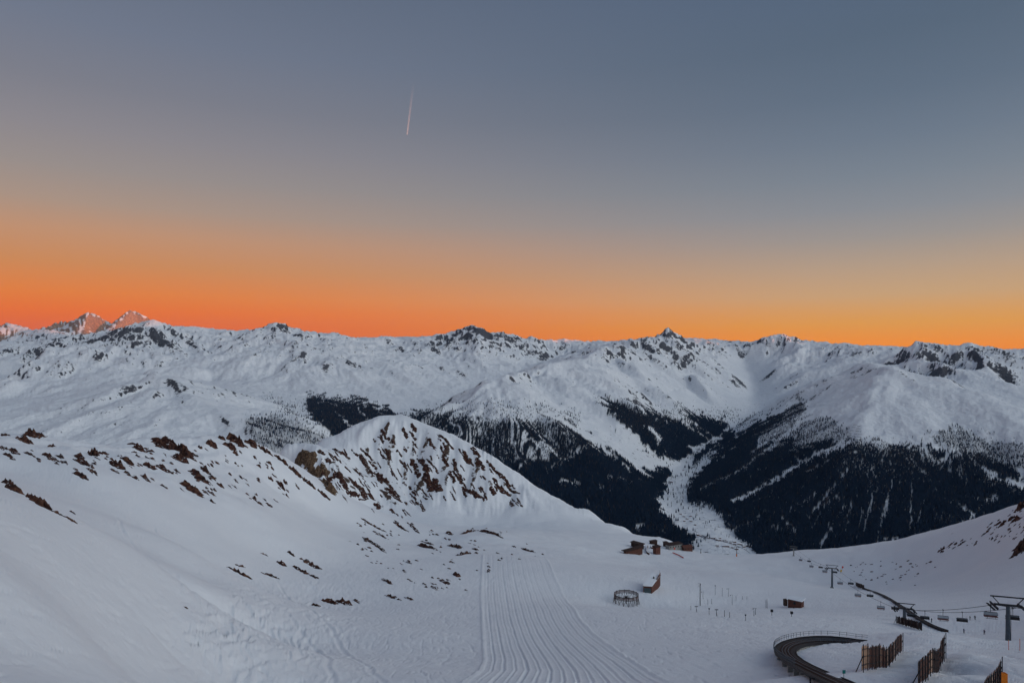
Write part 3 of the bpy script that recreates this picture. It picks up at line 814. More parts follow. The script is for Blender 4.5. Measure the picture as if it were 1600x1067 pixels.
# ------------------------------------------------------------------ the ground beside and behind the viewpoint, and an unseen range added to block the low sun
TX, TY = -SY, SX
aa = np.radians(np.concatenate([[40.9], np.arange(42, 318.5, 3.0), [319.1]]))
rr_ = np.concatenate([[0.5, 4, 10, 18, 27], np.geomspace(36, 24000, 75)])
A2, R2 = np.meshgrid(aa, rr_)
BXg = R2 * np.sin(A2); BYg = R2 * np.cos(A2)
base = -2.6 - 0.28 * np.maximum(BYg, 0) * 0.6 + np.where(BYg < 0, np.minimum(0.30 * -BYg, 240 + 0.02 * -BYg), 0)
side = np.abs(BXg)
base = base - 0.16 * np.clip(side - 150, 0, 4000) * sstep(-400, 600, BYg) - np.clip(BXg, 0, 3500) * 0.05
base = np.maximum(base, -1100)
sS = BXg * SX + BYg * SY; tT = BXg * TX + BYg * TY
crest = np.interp(tT, [-12000, 0, 6000, 9400, 10050, 10350, 10600, 10850, 11100, 11600, 13000, 15000, 20000], [700, 650, 760, 1040, 1060, 1070, 1000, 340, 330, 480, 560, 500, 420])  # crest of the added range, shaped so only chosen far summits catch the sun
occl = crest - np.abs(sS - 6000) * 0.42 + 0
eR = np.interp(R2 * math.cos(math.radians(41.1)), DS, Z[:, -1]); eL = np.interp(R2 * math.cos(math.radians(41.1)), DS, Z[:, 0])
degA = np.degrees(A2)
base = base + (eR - base) * sstep(95, 43, degA); base = base + (eL - base) * sstep(265, 317, degA)
zb = np.maximum(base, np.where(np.abs(sS - 6000) < 4000, occl, -9999))
zb[-1] = -1190.0
zb[:2] = -2.6
nv = np.stack([BXg, BYg, zb], -1).reshape(-1, 3)
n0, n1 = A2.shape
ii, jj = np.meshgrid(np.arange(n0 - 1), np.arange(n1 - 1), indexing='ij')
q = (ii * n1 + jj).ravel()
faces = np.stack([q, q + 1, q + n1 + 1, q + n1], 1)
me = bpy.data.meshes.new('slopes_and_sun_blocker'); me.from_pydata(nv.tolist(), [], faces.tolist()); me.update()
for p_ in me.polygons: p_.use_smooth = True
me.materials.append(mat('snow_plain', (0.84, 0.845, 0.86), 0.8))
tag(COL.objects.link(bpy.data.objects.new('slopes_and_sun_blocker', me)) or bpy.data.objects['slopes_and_sun_blocker'], 'unseen snow slopes round the viewpoint with a range added to block the low sun', kind='structure')

# ------------------------------------------------------------------ forest
def tree_nodes(name, tiers, material):
    g = bpy.data.node_groups.new(name, 'GeometryNodeTree')
    g.interface.new_socket('Geometry', in_out='INPUT', socket_type='NodeSocketGeometry')
    g.interface.new_socket('Geometry', in_out='OUTPUT', socket_type='NodeSocketGeometry')
    n = g.nodes.new; l = g.links.new
    gi = n('NodeGroupInput'); go = n('NodeGroupOutput')
    jn = n('GeometryNodeJoinGeometry')
    for (r, z0, h, v) in tiers:
        c = n('GeometryNodeMeshCone'); c.inputs['Vertices'].default_value = v; c.fill_type = 'NONE'
        c.inputs['Radius Top'].default_value = 0.02; c.inputs['Radius Bottom'].default_value = r; c.inputs['Depth'].default_value = h
        t = n('GeometryNodeTransform'); t.inputs['Translation'].default_value = (0, 0, z0); l(c.outputs['Mesh'], t.inputs['Geometry'])
        t.inputs['Rotation'].default_value = (0, 0, z0 * 3)
        l(t.outputs[0], jn.inputs[0])
    sm = n('GeometryNodeSetMaterial'); sm.inputs['Material'].default_value = material; l(jn.outputs[0], sm.inputs['Geometry'])
    ip = n('GeometryNodeInstanceOnPoints'); l(gi.outputs[0], ip.inputs['Points']); l(sm.outputs[0], ip.inputs['Instance'])
    a = n('GeometryNodeInputNamedAttribute'); a.data_type = 'FLOAT_VECTOR'; a.inputs['Name'].default_value = 'tree_scale'
    l(a.outputs[0], ip.inputs['Scale'])
    a2 = n('GeometryNodeInputNamedAttribute'); a2.data_type = 'FLOAT_VECTOR'; a2.inputs['Name'].default_value = 'tree_turn'
    l(a2.outputs[0], ip.inputs['Rotation'])
    l(ip.outputs[0], go.inputs[0])
    return g


def grid_sample(A, X, Y):
    r = np.interp(Y, DS, np.arange(NR)); c = (CX + X / Y * F - PXS[0]) / (PXS[1] - PXS[0])
    r = np.clip(r, 0, NR - 1.001); c = np.clip(c, 0, NC - 1.001)
    i = r.astype(int); j = c.astype(int); fr = r - i; f2 = c - j
    return (A[i, j] * (1 - f2) + A[i, j + 1] * f2) * (1 - fr) + (A[i + 1, j] * (1 - f2) + A[i + 1, j + 1] * f2) * fr


def point_cloud(name, X, Y, Zv, sx, sz, gname, tiers, material, label):
    me = bpy.data.meshes.new(name); me.vertices.add(len(X))
    me.vertices.foreach_set('co', np.stack([X, Y, Zv], 1).astype(np.float32).ravel())
    at = me.attributes.new('tree_scale', 'FLOAT_VECTOR', 'POINT'); at.data.foreach_set('vector', np.stack([sx, sx, sz], 1).astype(np.float32).ravel())
    at = me.attributes.new('tree_turn', 'FLOAT_VECTOR', 'POINT')
    at.data.foreach_set('vector', np.stack([rng.normal(0, .04, len(X)), rng.normal(0, .04, len(X)), rng.uniform(0, 6.28, len(X))], 1).astype(np.float32).ravel())
    me.update()
    o = bpy.data.objects.new(name, me); COL.objects.link(o)
    md = o.modifiers.new('trees', 'NODES'); md.node_group = tree_nodes(gname, tiers, material)
    tag(o, label, kind='stuff')
    return o


def foliage_mat(name, c1, c2):
    m = bpy.data.materials.new(name); m.use_nodes = True; t = m.node_tree; b = t.nodes['Principled BSDF']
    b.inputs['Roughness'].default_value = 0.9; b.inputs['Specular IOR Level'].default_value = 0.1
    oi = t.nodes.new('ShaderNodeObjectInfo'); mx = t.nodes.new('ShaderNodeMix'); mx.data_type = 'RGBA'
    mx.inputs['A'].default_value = (*c1, 1); mx.inputs['B'].default_value = (*c2, 1)
    t.links.new(oi.outputs['Random'], mx.inputs['Factor']); t.links.new(mx.outputs['Result'], b.inputs['Base Color'])
    return m


M_SPRUCE = foliage_mat('spruce_needles', (0.007, 0.016, 0.036), (0.014, 0.027, 0.050))
M_LARCH = foliage_mat('larch_twigs', (0.06, 0.05, 0.05), (0.11, 0.085, 0.075))
# candidate points spread over the ground in the view, evenly per square metre
NCAND = 760000
cy = np.sqrt(rng.uniform(3150 ** 2, 8700 ** 2, NCAND)); cp = rng.uniform(330, 1690, NCAND); cx_ = (cp - CX) / F * cy
seen = grid_sample(vis.astype(float), cx_, cy) > 0.2
cx_, cy = cx_[seen], cy[seen]
cz = grid_sample(Z, cx_, cy)
dens = forest_density(cx_, cy, cz)
is_near = grid_sample(near.astype(float), cx_, cy) > 0.01
pix = (F / cy) ** 2
keep = (rng.uniform(0, 1, len(cx_)) < dens * 1.0) & ~is_near & (cz > -1200)
cx_, cy, cz, dens = cx_[keep], cy[keep], cz[keep], dens[keep]
timber = sstep(-760, -560, cz + 60 * vnoise(cx_ / 300, cy / 300, 401))
larch = rng.uniform(0, 1, len(cx_)) < np.where(dens < 0.6, 0.55, 0.05 + 0.30 * timber)
ht = rng.uniform(15, 29, len(cx_)) * (1 - 0.35 * timber)
sp = ~larch
TIERS = [(0.20, 0.36, 0.56, 7), (0.155, 0.56, 0.50, 6), (0.095, 0.78, 0.44, 5), (0.025, 0.07, 0.16, 4)]
point_cloud('forest', cx_[sp], cy[sp], cz[sp] - 0.4, ht[sp] * rng.uniform(.8, 1.15, sp.sum()), ht[sp], 'spruce_on_points', TIERS, M_SPRUCE, 'dark spruce forest covering the lower flanks of the valley')
TIERL = [(0.10, 0.40, 0.55, 5), (0.075, 0.72, 0.56, 4), (0.02, 0.10, 0.22, 3)]
point_cloud('larch_wood', cx_[larch], cy[larch], cz[larch] - 0.4, ht[larch] * 0.85, ht[larch] * 0.9, 'larch_on_points', TIERL, M_LARCH, 'thin brown leafless larches scattered along the tree line')

# ------------------------------------------------------------------ rock outcrops
def rock_mat(name, c1, c2, c3, scale):
    m = bpy.data.materials.new(name); m.use_nodes = True; t = m.node_tree; b = t.nodes['Principled BSDF']
    b.inputs['Roughness'].default_value = 0.9; b.inputs['Specular IOR Level'].default_value = 0.15
    g = t.nodes.new('ShaderNodeNewGeometry'); nz = t.nodes.new('ShaderNodeTexNoise'); nz.inputs['Scale'].default_value = scale; nz.inputs['Detail'].default_value = 8
    t.links.new(g.outputs['Position'], nz.inputs['Vector'])
    r = t.nodes.new('ShaderNodeValToRGB'); e = r.color_ramp.elements
    e[0].position = 0.36; e[0].color = (*c1, 1); e[1].position = 0.66; e[1].color = (*c3, 1)
    k = e.new(0.5); k.color = (*c2, 1)
    t.links.new(nz.outputs[0], r.inputs[0])
    # snow caught on the flat tops
    sp_ = t.nodes.new('ShaderNodeSeparateXYZ'); t.links.new(g.outputs['Normal'], sp_.inputs[0])
    n2 = t.nodes.new('ShaderNodeTexNoise'); n2.inputs['Scale'].default_value = scale * 1.7; n2.inputs['Detail'].default_value = 5; t.links.new(g.outputs['Position'], n2.inputs['Vector'])
    ma = t.nodes.new('ShaderNodeMath'); ma.operation = 'MULTIPLY_ADD'; t.links.new(n2.outputs[0], ma.inputs[0]); ma.inputs[1].default_value = 0.9; t.links.new(sp_.outputs[2], ma.inputs[2])
    mp = t.nodes.new('ShaderNodeMapRange'); mp.inputs['From Min'].default_value = 1.40; mp.inputs['From Max'].default_value = 1.46; t.links.new(ma.outputs[0], mp.inputs['Value'])
    mx = t.nodes.new('ShaderNodeMix'); mx.data_type = 'RGBA'; mx.inputs['B'].default_value = (0.82, 0.825, 0.84, 1)
    t.links.new(mp.outputs[0], mx.inputs['Factor']); t.links.new(r.outputs[0], mx.inputs['A']); t.links.new(mx.outputs['Result'], b.inputs['Base Color'])
    bp = t.nodes.new('ShaderNodeBump'); bp.inputs['Strength'].default_value = 0.8; bp.inputs['Distance'].default_value = 0.5
    t.links.new(nz.outputs[0], bp.inputs['Height']); t.links.new(bp.outputs[0], b.inputs['Normal'])
    return m


M_ROCK = rock_mat('brown_rock', (0.020, 0.010, 0.009), (0.058, 0.025, 0.019), (0.125, 0.060, 0.038), 0.45)
M_ROCK2 = rock_mat('ochre_rock', (0.045, 0.028, 0.02), (0.12, 0.075, 0.045), (0.19, 0.125, 0.08), 0.5)


def outcrop_geo(x0, y0, x1, y1, w, seed, fine=1.0):
    A = hit(x0, y0)
    for _ in range(8):
        if A.y < 1300: break
        y0 += 2.5; y1 += 2.5; A = hit(x0, y0)
    B = hit(x1, y1)
    lp = math.hypot(x1 - x0, y1 - y0)
    d = A.y
    px2m = d / F
    ab = B - A
    if ab.length > 4.2 * lp * px2m or ab.length < 0.2:
        B = hit(x0 + 0.4 * (x1 - x0), y0 + 0.4 * (y1 - y0)); ab = B - A
        if ab.length > 4.2 * lp * px2m or ab.length < 0.2:
            ab = Vector((x1 - x0, 0.6 * lp, 0)).normalized() * lp * px2m
    ln = ab.length
    ax_ = Vector((ab.x, ab.y, 0))
    if ax_.length < 0.05: ax_ = Vector((1, 0.3, 0))
    ax_ = ax_.normalized() * ax_.length
    cr = Vector((-ax_.y, ax_.x, 0)).normalized()
    W = w * px2m * 1.12
    hgt = w * px2m * 1.0
    nu = int(min(26, max(7, lp * 1.1 * fine))); nv = int(min(11, max(5, w * 0.9)))
    us = np.linspace(-0.08, 1.08, nu + 1); vs = np.linspace(-1, 1, nv + 1)
    U, V = np.meshgrid(us, vs, indexing='ij')
    sn = seed * 3.77
    mean = vnoise(U * (2.2 + lp / 14) + sn, U * 0 + 1.3, 501) * 0.35
    jx = (hash2((np.arange(U.size).reshape(U.shape) + seed * 131), (np.arange(U.size).reshape(U.shape) * 7 + seed), 1) - 0.5)
    jy = (hash2((np.arange(U.size).reshape(U.shape) + seed * 57), (np.arange(U.size).reshape(U.shape) * 3 + seed), 2) - 0.5)
    Uj = U + jx * 0.5 / nu; Vj = V + jy * 0.8 / nv
    wid = 0.55 + 0.6 * np.clip(0.6 + vnoise(U * (2.5 + lp / 9) + sn + 9, U * 0 + 4.1, 502), 0, 1.3)
    Xp = A.x + ax_.x * Uj + cr.x * (Vj * wid + mean) * W
    Yp = A.y + ax_.y * Uj + cr.y * (Vj * wid + mean) * W
    env = np.clip(1 - np.abs(2 * U - 1) ** 3, -0.2, 1)
    n = 0.55 + 0.55 * vnoise(U * lp / 5 + sn, V * w / 4 + sn, 503) + 0.45 * vnoise(U * lp / 2.2 + sn, V * w / 2 + 5, 504)
    pr = (1 - np.abs(V) ** 1.6) * env * n
    Zp = np.empty_like(Xp)
    for i in range(Xp.shape[0]):
        for j in range(Xp.shape[1]):
            Zp[i, j] = ground(Xp[i, j], max(8, Yp[i, j]))
    edge_ = (np.abs(V) > 0.99) | (U < -0.05) | (U > 1.05)
    Zp = Zp + hgt * (pr * 1.25 - 0.24) - np.where(edge_, 0.4 * hgt + 0.15, 0)
    vt = np.stack([Xp, Yp, Zp], -1).reshape(-1, 3)
    fcs = []
    m1 = vs.size
    for i in range(nu):
        for j in range(nv):
            k = i * m1 + j
            fcs.append((k, k + m1, k + m1 + 1)); fcs.append((k, k + m1 + 1, k + 1))
    return vt, fcs


def mesh_obj(name, vt, fcs, m, parent=None, smooth=False):
    me = bpy.data.meshes.new(name); me.from_pydata([tuple(v) for v in vt], [], fcs); me.update()
    bm = bmesh.new(); bm.from_mesh(me); bmesh.ops.recalc_face_normals(bm, faces=bm.faces[:]); bm.to_mesh(me); bm.free()
    if smooth:
        for p_ in me.polygons: p_.use_smooth = True
    me.materials.append(m)
    o = bpy.data.objects.new(name, me); COL.objects.link(o)
    if parent: o.parent = parent
    return o


def up_faces(vt, fcs):
    out_ = []
    for f_ in fcs:
        a_, b_, c_ = (Vector(vt[i]) for i in f_)
        nz_ = (b_ - a_).cross(c_ - a_).z
        out_.append(f_ if nz_ >= 0 else (f_[0], f_[2], f_[1]))
    return out_


SLOPE_ROCKS = [
    (0, 680, 12, 688, 7), (38, 692, 48, 678, 9), (49, 676, 58, 692, 11), (62, 680, 72, 691, 8), (14, 701, 30, 711, 5), (0, 697, 9, 704, 4), (5, 708, 24, 720, 4), (38, 706, 50, 712, 4),
    (73, 698, 85, 708, 5), (66, 708, 88, 720, 5), (90, 711, 97, 717, 4), (136, 708, 150, 696, 12), (117, 710, 138, 730, 7), (138, 731, 152, 744, 4), (118, 738, 136, 751, 6),
    (200, 690, 210, 696, 6), (154, 707, 170, 716, 4), (160, 706, 176, 720, 4), (178, 722, 190, 734, 8), (190, 715, 206, 728, 7), (193, 735, 207, 746, 4), (209, 744, 215, 750, 4),
    (212, 698, 228, 717, 8), (213, 712, 222, 718, 3), (226, 698, 238, 707, 4), (226, 710, 242, 720, 3), (225, 722, 242, 735, 6), (248, 726, 260, 738, 7), (263, 735, 270, 741, 4), (220, 741, 234, 754, 5),
    (243, 688, 252, 695, 7), (255, 686, 268, 704, 13), (276, 695, 298, 718, 11), (281, 714, 290, 736, 8), (274, 708, 285, 720, 7), (297, 735, 310, 748, 5), (303, 733, 320, 755, 8), (316, 728, 326, 742, 7),
    (316, 752, 330, 759, 7), (327, 742, 336, 752, 5), (341, 755, 347, 763, 5), (283, 751, 318, 778, 10), (250, 757, 262, 764, 3), (327, 780, 336, 787, 3), (327, 690, 339, 702, 8), (352, 694, 364, 705, 9),
    (365, 705, 373, 712, 5), (342, 683, 350, 688, 5), (354, 681, 385, 702, 8), (385, 690, 400, 703, 7), (309, 697, 317, 701, 4), (400, 692, 428, 712, 6), (427, 710, 452, 730, 6), (450, 728, 472, 748, 6), (470, 745, 495, 765, 5), (494, 764, 518, 782, 4),
    (0, 753, 20, 765, 8), (15, 763, 40, 777, 9), (38, 774, 60, 786, 9), (55, 783, 77, 797, 11), (75, 796, 100, 807, 4), (98, 805, 122, 819, 4.5), (108, 797, 118, 804, 2.5),
    (418, 745, 428, 753, 4), (433, 755, 446, 764, 7), (442, 751, 450, 757, 4), (401, 785, 412, 790, 3), (417, 786, 425, 793, 4),
    (352, 884, 398, 906, 6), (365, 881, 386, 887, 3), (405, 893, 440, 905, 5), (434, 877, 446, 885, 7), (448, 861, 462, 870, 4), (468, 870, 502, 890, 7), (458, 884, 482, 898, 6), (484, 898, 498, 905, 5), (405, 863, 420, 869, 2.5),
    (488, 944, 501, 950, 6), (504, 937, 528, 944, 8), (524, 937, 551, 946, 8), (554, 936, 563, 942, 5), (600, 928, 630, 938, 4.5), (632, 932, 646, 938, 4), (596, 903, 612, 913, 5), (286, 947, 295, 951, 3),
    (565, 838, 605, 866, 5), (588, 831, 608, 843, 3), (650, 850, 680, 858, 6), (656, 844, 680, 852, 3), (700, 851, 724, 857, 6), (699, 832, 707, 836, 5), (715, 836, 746, 829, 5), (744, 829, 790, 842, 5), (814, 855, 840, 864, 4),
    (712, 868, 736, 864, 6), (675, 916, 684, 922, 5), (685, 904, 702, 914, 5), (712, 895, 722, 912, 6), (633, 877, 644, 881, 3), (738, 856, 748, 860, 4), (700, 877, 712, 880, 3),
    (1560, 825, 1571, 813, 6), (1590, 800, 1602, 786, 10), (1577, 817, 1598, 808, 5), (1591, 868, 1602, 842, 13), (1532, 838, 1546, 828, 4), (1495, 854, 1511, 843, 4), (1480, 855, 1493, 845, 3.5), (1463, 863, 1478, 855, 3.5), (1552, 822, 1566, 815, 3.5), (1574, 815, 1586, 806, 6), (1600, 825, 1612, 812, 8),
]
RIDGE_ROCKS = [
    (520, 700, 535, 712, 5), (530, 705, 548, 720, 7), (508, 715, 520, 725, 6), (496, 702, 508, 712, 6), (520, 712, 535, 724, 6), (550, 730, 567, 746, 6), (583, 735, 600, 756, 7), (575, 718, 590, 734, 4),
    (560, 697, 590, 725, 3.5), (600, 760, 628, 786, 8), (590, 740, 610, 760, 8), (525, 735, 546, 770, 9), (545, 745, 560, 766, 8), (555, 755, 575, 782, 9), (540, 770, 557, 792, 8), (575, 770, 600, 801, 7), (585, 785, 610, 812, 7),
    (606, 758, 626, 778, 5), (641, 715, 652, 734, 6), (647, 730, 656, 748, 5), (655, 715, 669, 741, 7), (662, 735, 682, 771, 10), (675, 745, 691, 771, 9), (604, 683, 618, 697, 4), (628, 668, 637, 686, 5.5), (642, 661, 650, 676, 6), (640, 672, 650, 689, 4),
    (668, 682, 681, 706, 4.5), (681, 676, 712, 706, 4.5), (690, 710, 700, 731, 5), (700, 735, 713, 756, 5.5), (708, 715, 714, 741, 4.5), (722, 700, 735, 731, 4.5), (735, 697, 750, 716, 6), (742, 715, 760, 736, 6.5), (725, 705, 738, 726, 4.5),
    (758, 717, 780, 742, 5), (775, 737, 800, 762, 5.5), (769, 745, 782, 766, 6.5), (720, 760, 745, 776, 5), (735, 765, 751, 779, 6.5), (776, 760, 800, 776, 5), (764, 760, 776, 773, 6.5), (790, 757, 815, 772, 3.5),
    (612, 813, 640, 832, 5), (640, 818, 655, 834, 5), (560, 806, 606, 832, 4), (610, 795, 625, 815, 5), (500, 735, 520, 755, 6), (510, 750, 530, 775, 7),
]
OCHRE = [(467, 706, 478, 722, 12), (474, 714, 490, 731, 11), (492, 736, 510, 758, 12), (505, 752, 522, 776, 12), (500, 724, 515, 750, 7), (480, 725, 497, 742, 8)]
k = 0
for lst, par, m_ in ((SLOPE_ROCKS, slope_o, M_ROCK), (RIDGE_ROCKS, ridge_o, M_ROCK), (OCHRE, ridge_o, M_ROCK2)):
    for st in lst:
        k += 1
        if par is slope_o and st[1] < 800 and st[0] < 500: st = (*st[:4], st[4] * 1.25)
        if par is ridge_o and m_ is M_ROCK: st = (*st[:4], st[4] * 0.78)
        vt, fcs = outcrop_geo(*st, k)
        mesh_obj('rock_outcrop', vt, up_faces(vt, fcs), m_, par)
# the smaller pieces, too many to tell apart one by one
def scatter(name, poly, n, slope_dir, lr_, wr_, par, seed):
    r = random.Random(seed)
    VV, FF = [], []
    xs = [p[0] for p in poly]; ys = [p[1] for p in poly]
    c = 0; kk = seed * 1000
    while c < n:
        x = r.uniform(min(xs), max(xs)); y = r.uniform(min(ys), max(ys))
        if not inpoly(np.array([x]), np.array([y]), poly)[0]: continue
        if vnoise(np.array([x / 28.0]), np.array([y / 28.0]), seed)[0] < r.uniform(-0.35, 0.25): continue
        l_ = r.uniform(*lr_); kk += 1; c += 1
        dx_ = slope_dir[0] + r.uniform(-.15, .15); dy_ = slope_dir[1] + r.uniform(-.15, .15)
        vt, fcs = outcrop_geo(x, y, x + dx_ * l_, y + dy_ * l_, r.uniform(*wr_), kk)
        b0 = len(VV); VV.extend([tuple(v) for v in vt]); FF.extend([tuple(i + b0 for i in f_) for f_ in up_faces(vt, fcs)])
    o = mesh_obj(name, VV, FF, M_ROCK, par); o['kind'] = 'stuff'
    return o


scatter('rock_rubble', [(500, 700), (560, 690), (600, 665), (660, 672), (730, 700), (800, 750), (830, 785), (780, 782), (700, 775), (640, 790), (650, 825), (580, 800), (520, 765)], 150, (0.55, 0.83), (7, 22), (1.3, 2.8), ridge_o, 3)
scatter('rock_rubble', [(0, 690), (120, 715), (350, 690), (420, 720), (480, 760), (400, 790), (320, 770), (200, 750), (60, 720)], 120, (0.75, 0.66), (4, 11), (1.8, 4), slope_o, 4)
scatter('rock_rubble', [(540, 800), (640, 825), (780, 822), (860, 860), (720, 925), (640, 915), (560, 870)], 110, (0.85, 0.4), (2.5, 8), (1.5, 3), slope_o, 5)
scatter('rock_rubble', [(1450, 868), (1500, 842), (1560, 808), (1600, 786), (1605, 850), (1540, 850)], 70, (0.8, -0.55), (2.5, 8), (1.5, 3), slope_o, 6)
scatter('rock_rubble', [(1320, 878), (1420, 874), (1470, 880), (1430, 920), (1340, 905)], 45, (0.97, -0.1), (2.5, 7), (1.2, 2.0), slope_o, 7)

# ------------------------------------------------------------------ small mesh builder
class MB:
    def __init__(s): s.v = []; s.f = []

    def box(s, c, size, rot=None):
        b0 = len(s.v); R = rot or Matrix.Identity(3)
        for sx in (-.5, .5):
            for sy in (-.5, .5):
                for sz in (-.5, .5):
                    s.v.append(Vector(c) + R @ Vector((sx * size[0], sy * size[1], sz * size[2])))
        for f in ((0, 1, 3, 2), (4, 6, 7, 5), (0, 4, 5, 1), (2, 3, 7, 6), (0, 2, 6, 4), (1, 5, 7, 3)): s.f.append(tuple(b0 + i for i in f))
        return s

    def bar(s, p, q, r0, r1=None, n=6):
        p, q = Vector(p), Vector(q); r1 = r0 if r1 is None else r1
        d = (q - p).normalized(); a = d.orthogonal().normalized(); b = d.cross(a); b0 = len(s.v)
        for (c, r) in ((p, r0), (q, r1)):
            for i in range(n):
                t = 2 * math.pi * (i + .5) / n; s.v.append(c + a * math.cos(t) * r + b * math.sin(t) * r)
        for i in range(n): s.f.append((b0 + i, b0 + (i + 1) % n, b0 + n + (i + 1) % n, b0 + n + i))
        s.f.append(tuple(b0 + i for i in range(n))[::-1]); s.f.append(tuple(b0 + n + i for i in range(n)))
        return s

    def hull8(s, bottom, top):
        """solid from four bottom and four top corners"""
        b0 = len(s.v); s.v += [Vector(p) for p in bottom] + [Vector(p) for p in top]
        for f in ((3, 2, 1, 0), (4, 5, 6, 7), (0, 1, 5, 4), (1, 2, 6, 5), (2, 3, 7, 6), (3, 0, 4, 7)): s.f.append(tuple(b0 + i for i in f))
        return s

    def strip(s, pts_, half, h, up=0.0):
        """swept rectangular section along a path"""
        b0 = len(s.v); n = len(pts_)
        for i, p in enumerate(pts_):
            p = Vector(p); a = Vector(pts_[max(0, i - 1)]); b = Vector(pts_[min(n - 1, i + 1)])
            t = (b - a); t.z = 0; t.normalize(); c = Vector((t.y, -t.x, 0))
            o0, o1 = half if isinstance(half, tuple) else (-half, half)
            for off, z in ((o0, up), (o1, up), (o1, up - h), (o0, up - h)): s.v.append(p + c * off + Vector((0, 0, z)))
        for i in range(n - 1):
            for j in range(4): s.f.append((b0 + i * 4 + j, b0 + i * 4 + (j + 1) % 4, b0 + (i + 1) * 4 + (j + 1) % 4, b0 + (i + 1) * 4 + j))
        s.f.append((b0, b0 + 3, b0 + 2, b0 + 1)); e = b0 + (n - 1) * 4; s.f.append((e, e + 1, e + 2, e + 3))
        return s

    def build(s, name, m, parent=None, smooth=False):
        o = mesh_obj(name, s.v, s.f, m, parent, smooth)
        return o


def empty(name, loc, label, cat, group=None, rz=0.0):
    o = bpy.data.objects.new(name, None); o.empty_display_size = 0.3; COL.objects.link(o); o.location = loc; o.rotation_euler = (0, 0, rz)
    return tag(o, label, cat, group)


def kids(o): return [c for c in COL.objects if c.parent == o]


def copy_tree(o, loc, rz, label):
    r = o.copy(); COL.objects.link(r); r.location = loc; r.rotation_euler = (0, 0, rz); r['label'] = label
    for ch in list(o.children):
        c = ch.copy(); COL.objects.link(c); c.parent = r
        for g_ in list(ch.children):
            d_ = g_.copy(); COL.objects.link(d_); d_.parent = c
    return r


M_STEEL = mat('galvanised_steel', (0.085, 0.105, 0.13), 0.6, 0.2, 0.25, 3)
M_DARK = mat('dark_steel', (0.022, 0.022, 0.028), 0.7, 0.0, 0.3, 3)
M_WOOD = mat('weathered_brown_wood', (0.13, 0.052, 0.036), 0.85, 0, 0.5, 2.0)
M_WOOD2 = mat('dark_brown_wood', (0.055, 0.028, 0.022), 0.85, 0, 0.5, 2.0)
M_WOOD3 = mat('lit_pale_wood', (0.42, 0.25, 0.17), 0.8, 0, 0.3, 2.0)  # pale slats: the light on these boards is put into their colour
M_RED = mat('red_brown_boards', (0.14, 0.052, 0.036), 0.8, 0, 0.35, 1.2)
M_ROOFSNOW = mat('roof_snow', (0.82, 0.83, 0.85), 0.8, 0, 0.05, 0.5)
M_GREYBOARD = mat('grey_door', (0.07, 0.10, 0.11), 0.7, 0, 0.2, 1)
M_ORANGE = mat('orange_padding', (0.75, 0.20, 0.01), 0.6, 0, 0.15, 2)
M_POLE = mat('red_marker_paint', (0.65, 0.07, 0.05), 0.6)
M_YELLOW = mat('yellow_panel', (0.75, 0.45, 0.03), 0.6)
M_GREEN = mat('teal_sign_paint', (0.02, 0.22, 0.20), 0.5)
M_BLACK = mat('black_seat', (0.018, 0.016, 0.019), 0.75)
M_SEATRED = mat('faded_red_seat', (0.24, 0.12, 0.11), 0.6)
M_BUBBLE = mat('smoked_bubble', (0.30, 0.33, 0.37), 0.25)
M_CONC = mat('pale_concrete', (0.34, 0.33, 0.31), 0.85, 0, 0.25, 1.0)
M_ROAD = mat('cleared_road', (0.34, 0.34, 0.36), 0.8, 0, 0.2, 0.1)
M_GLASS = mat('window_glass', (0.02, 0.025, 0.03), 0.12)

# ------------------------------------------------------------------ chairlift
LX0, LK, LY0 = 123.5, 0.31, 170.0
LD = Vector((LK, 1, 0)).normalized(); LC = Vector((LD.y, -LD.x, 0))          # along the line, across it (to the right)
LANG = math.atan2(LC.y, LC.x)


def line_y_for_px(px, off=0.0):
    """distance at which the rope (off metres right of the axis) crosses a column of the photograph"""
    a = (px - CX) / F
    # x = LX0+LK*(y-LY0)+off*sqrt(1+k2)
    return (LX0 - LK * LY0 + off * math.sqrt(1 + LK * LK)) / (a - LK)


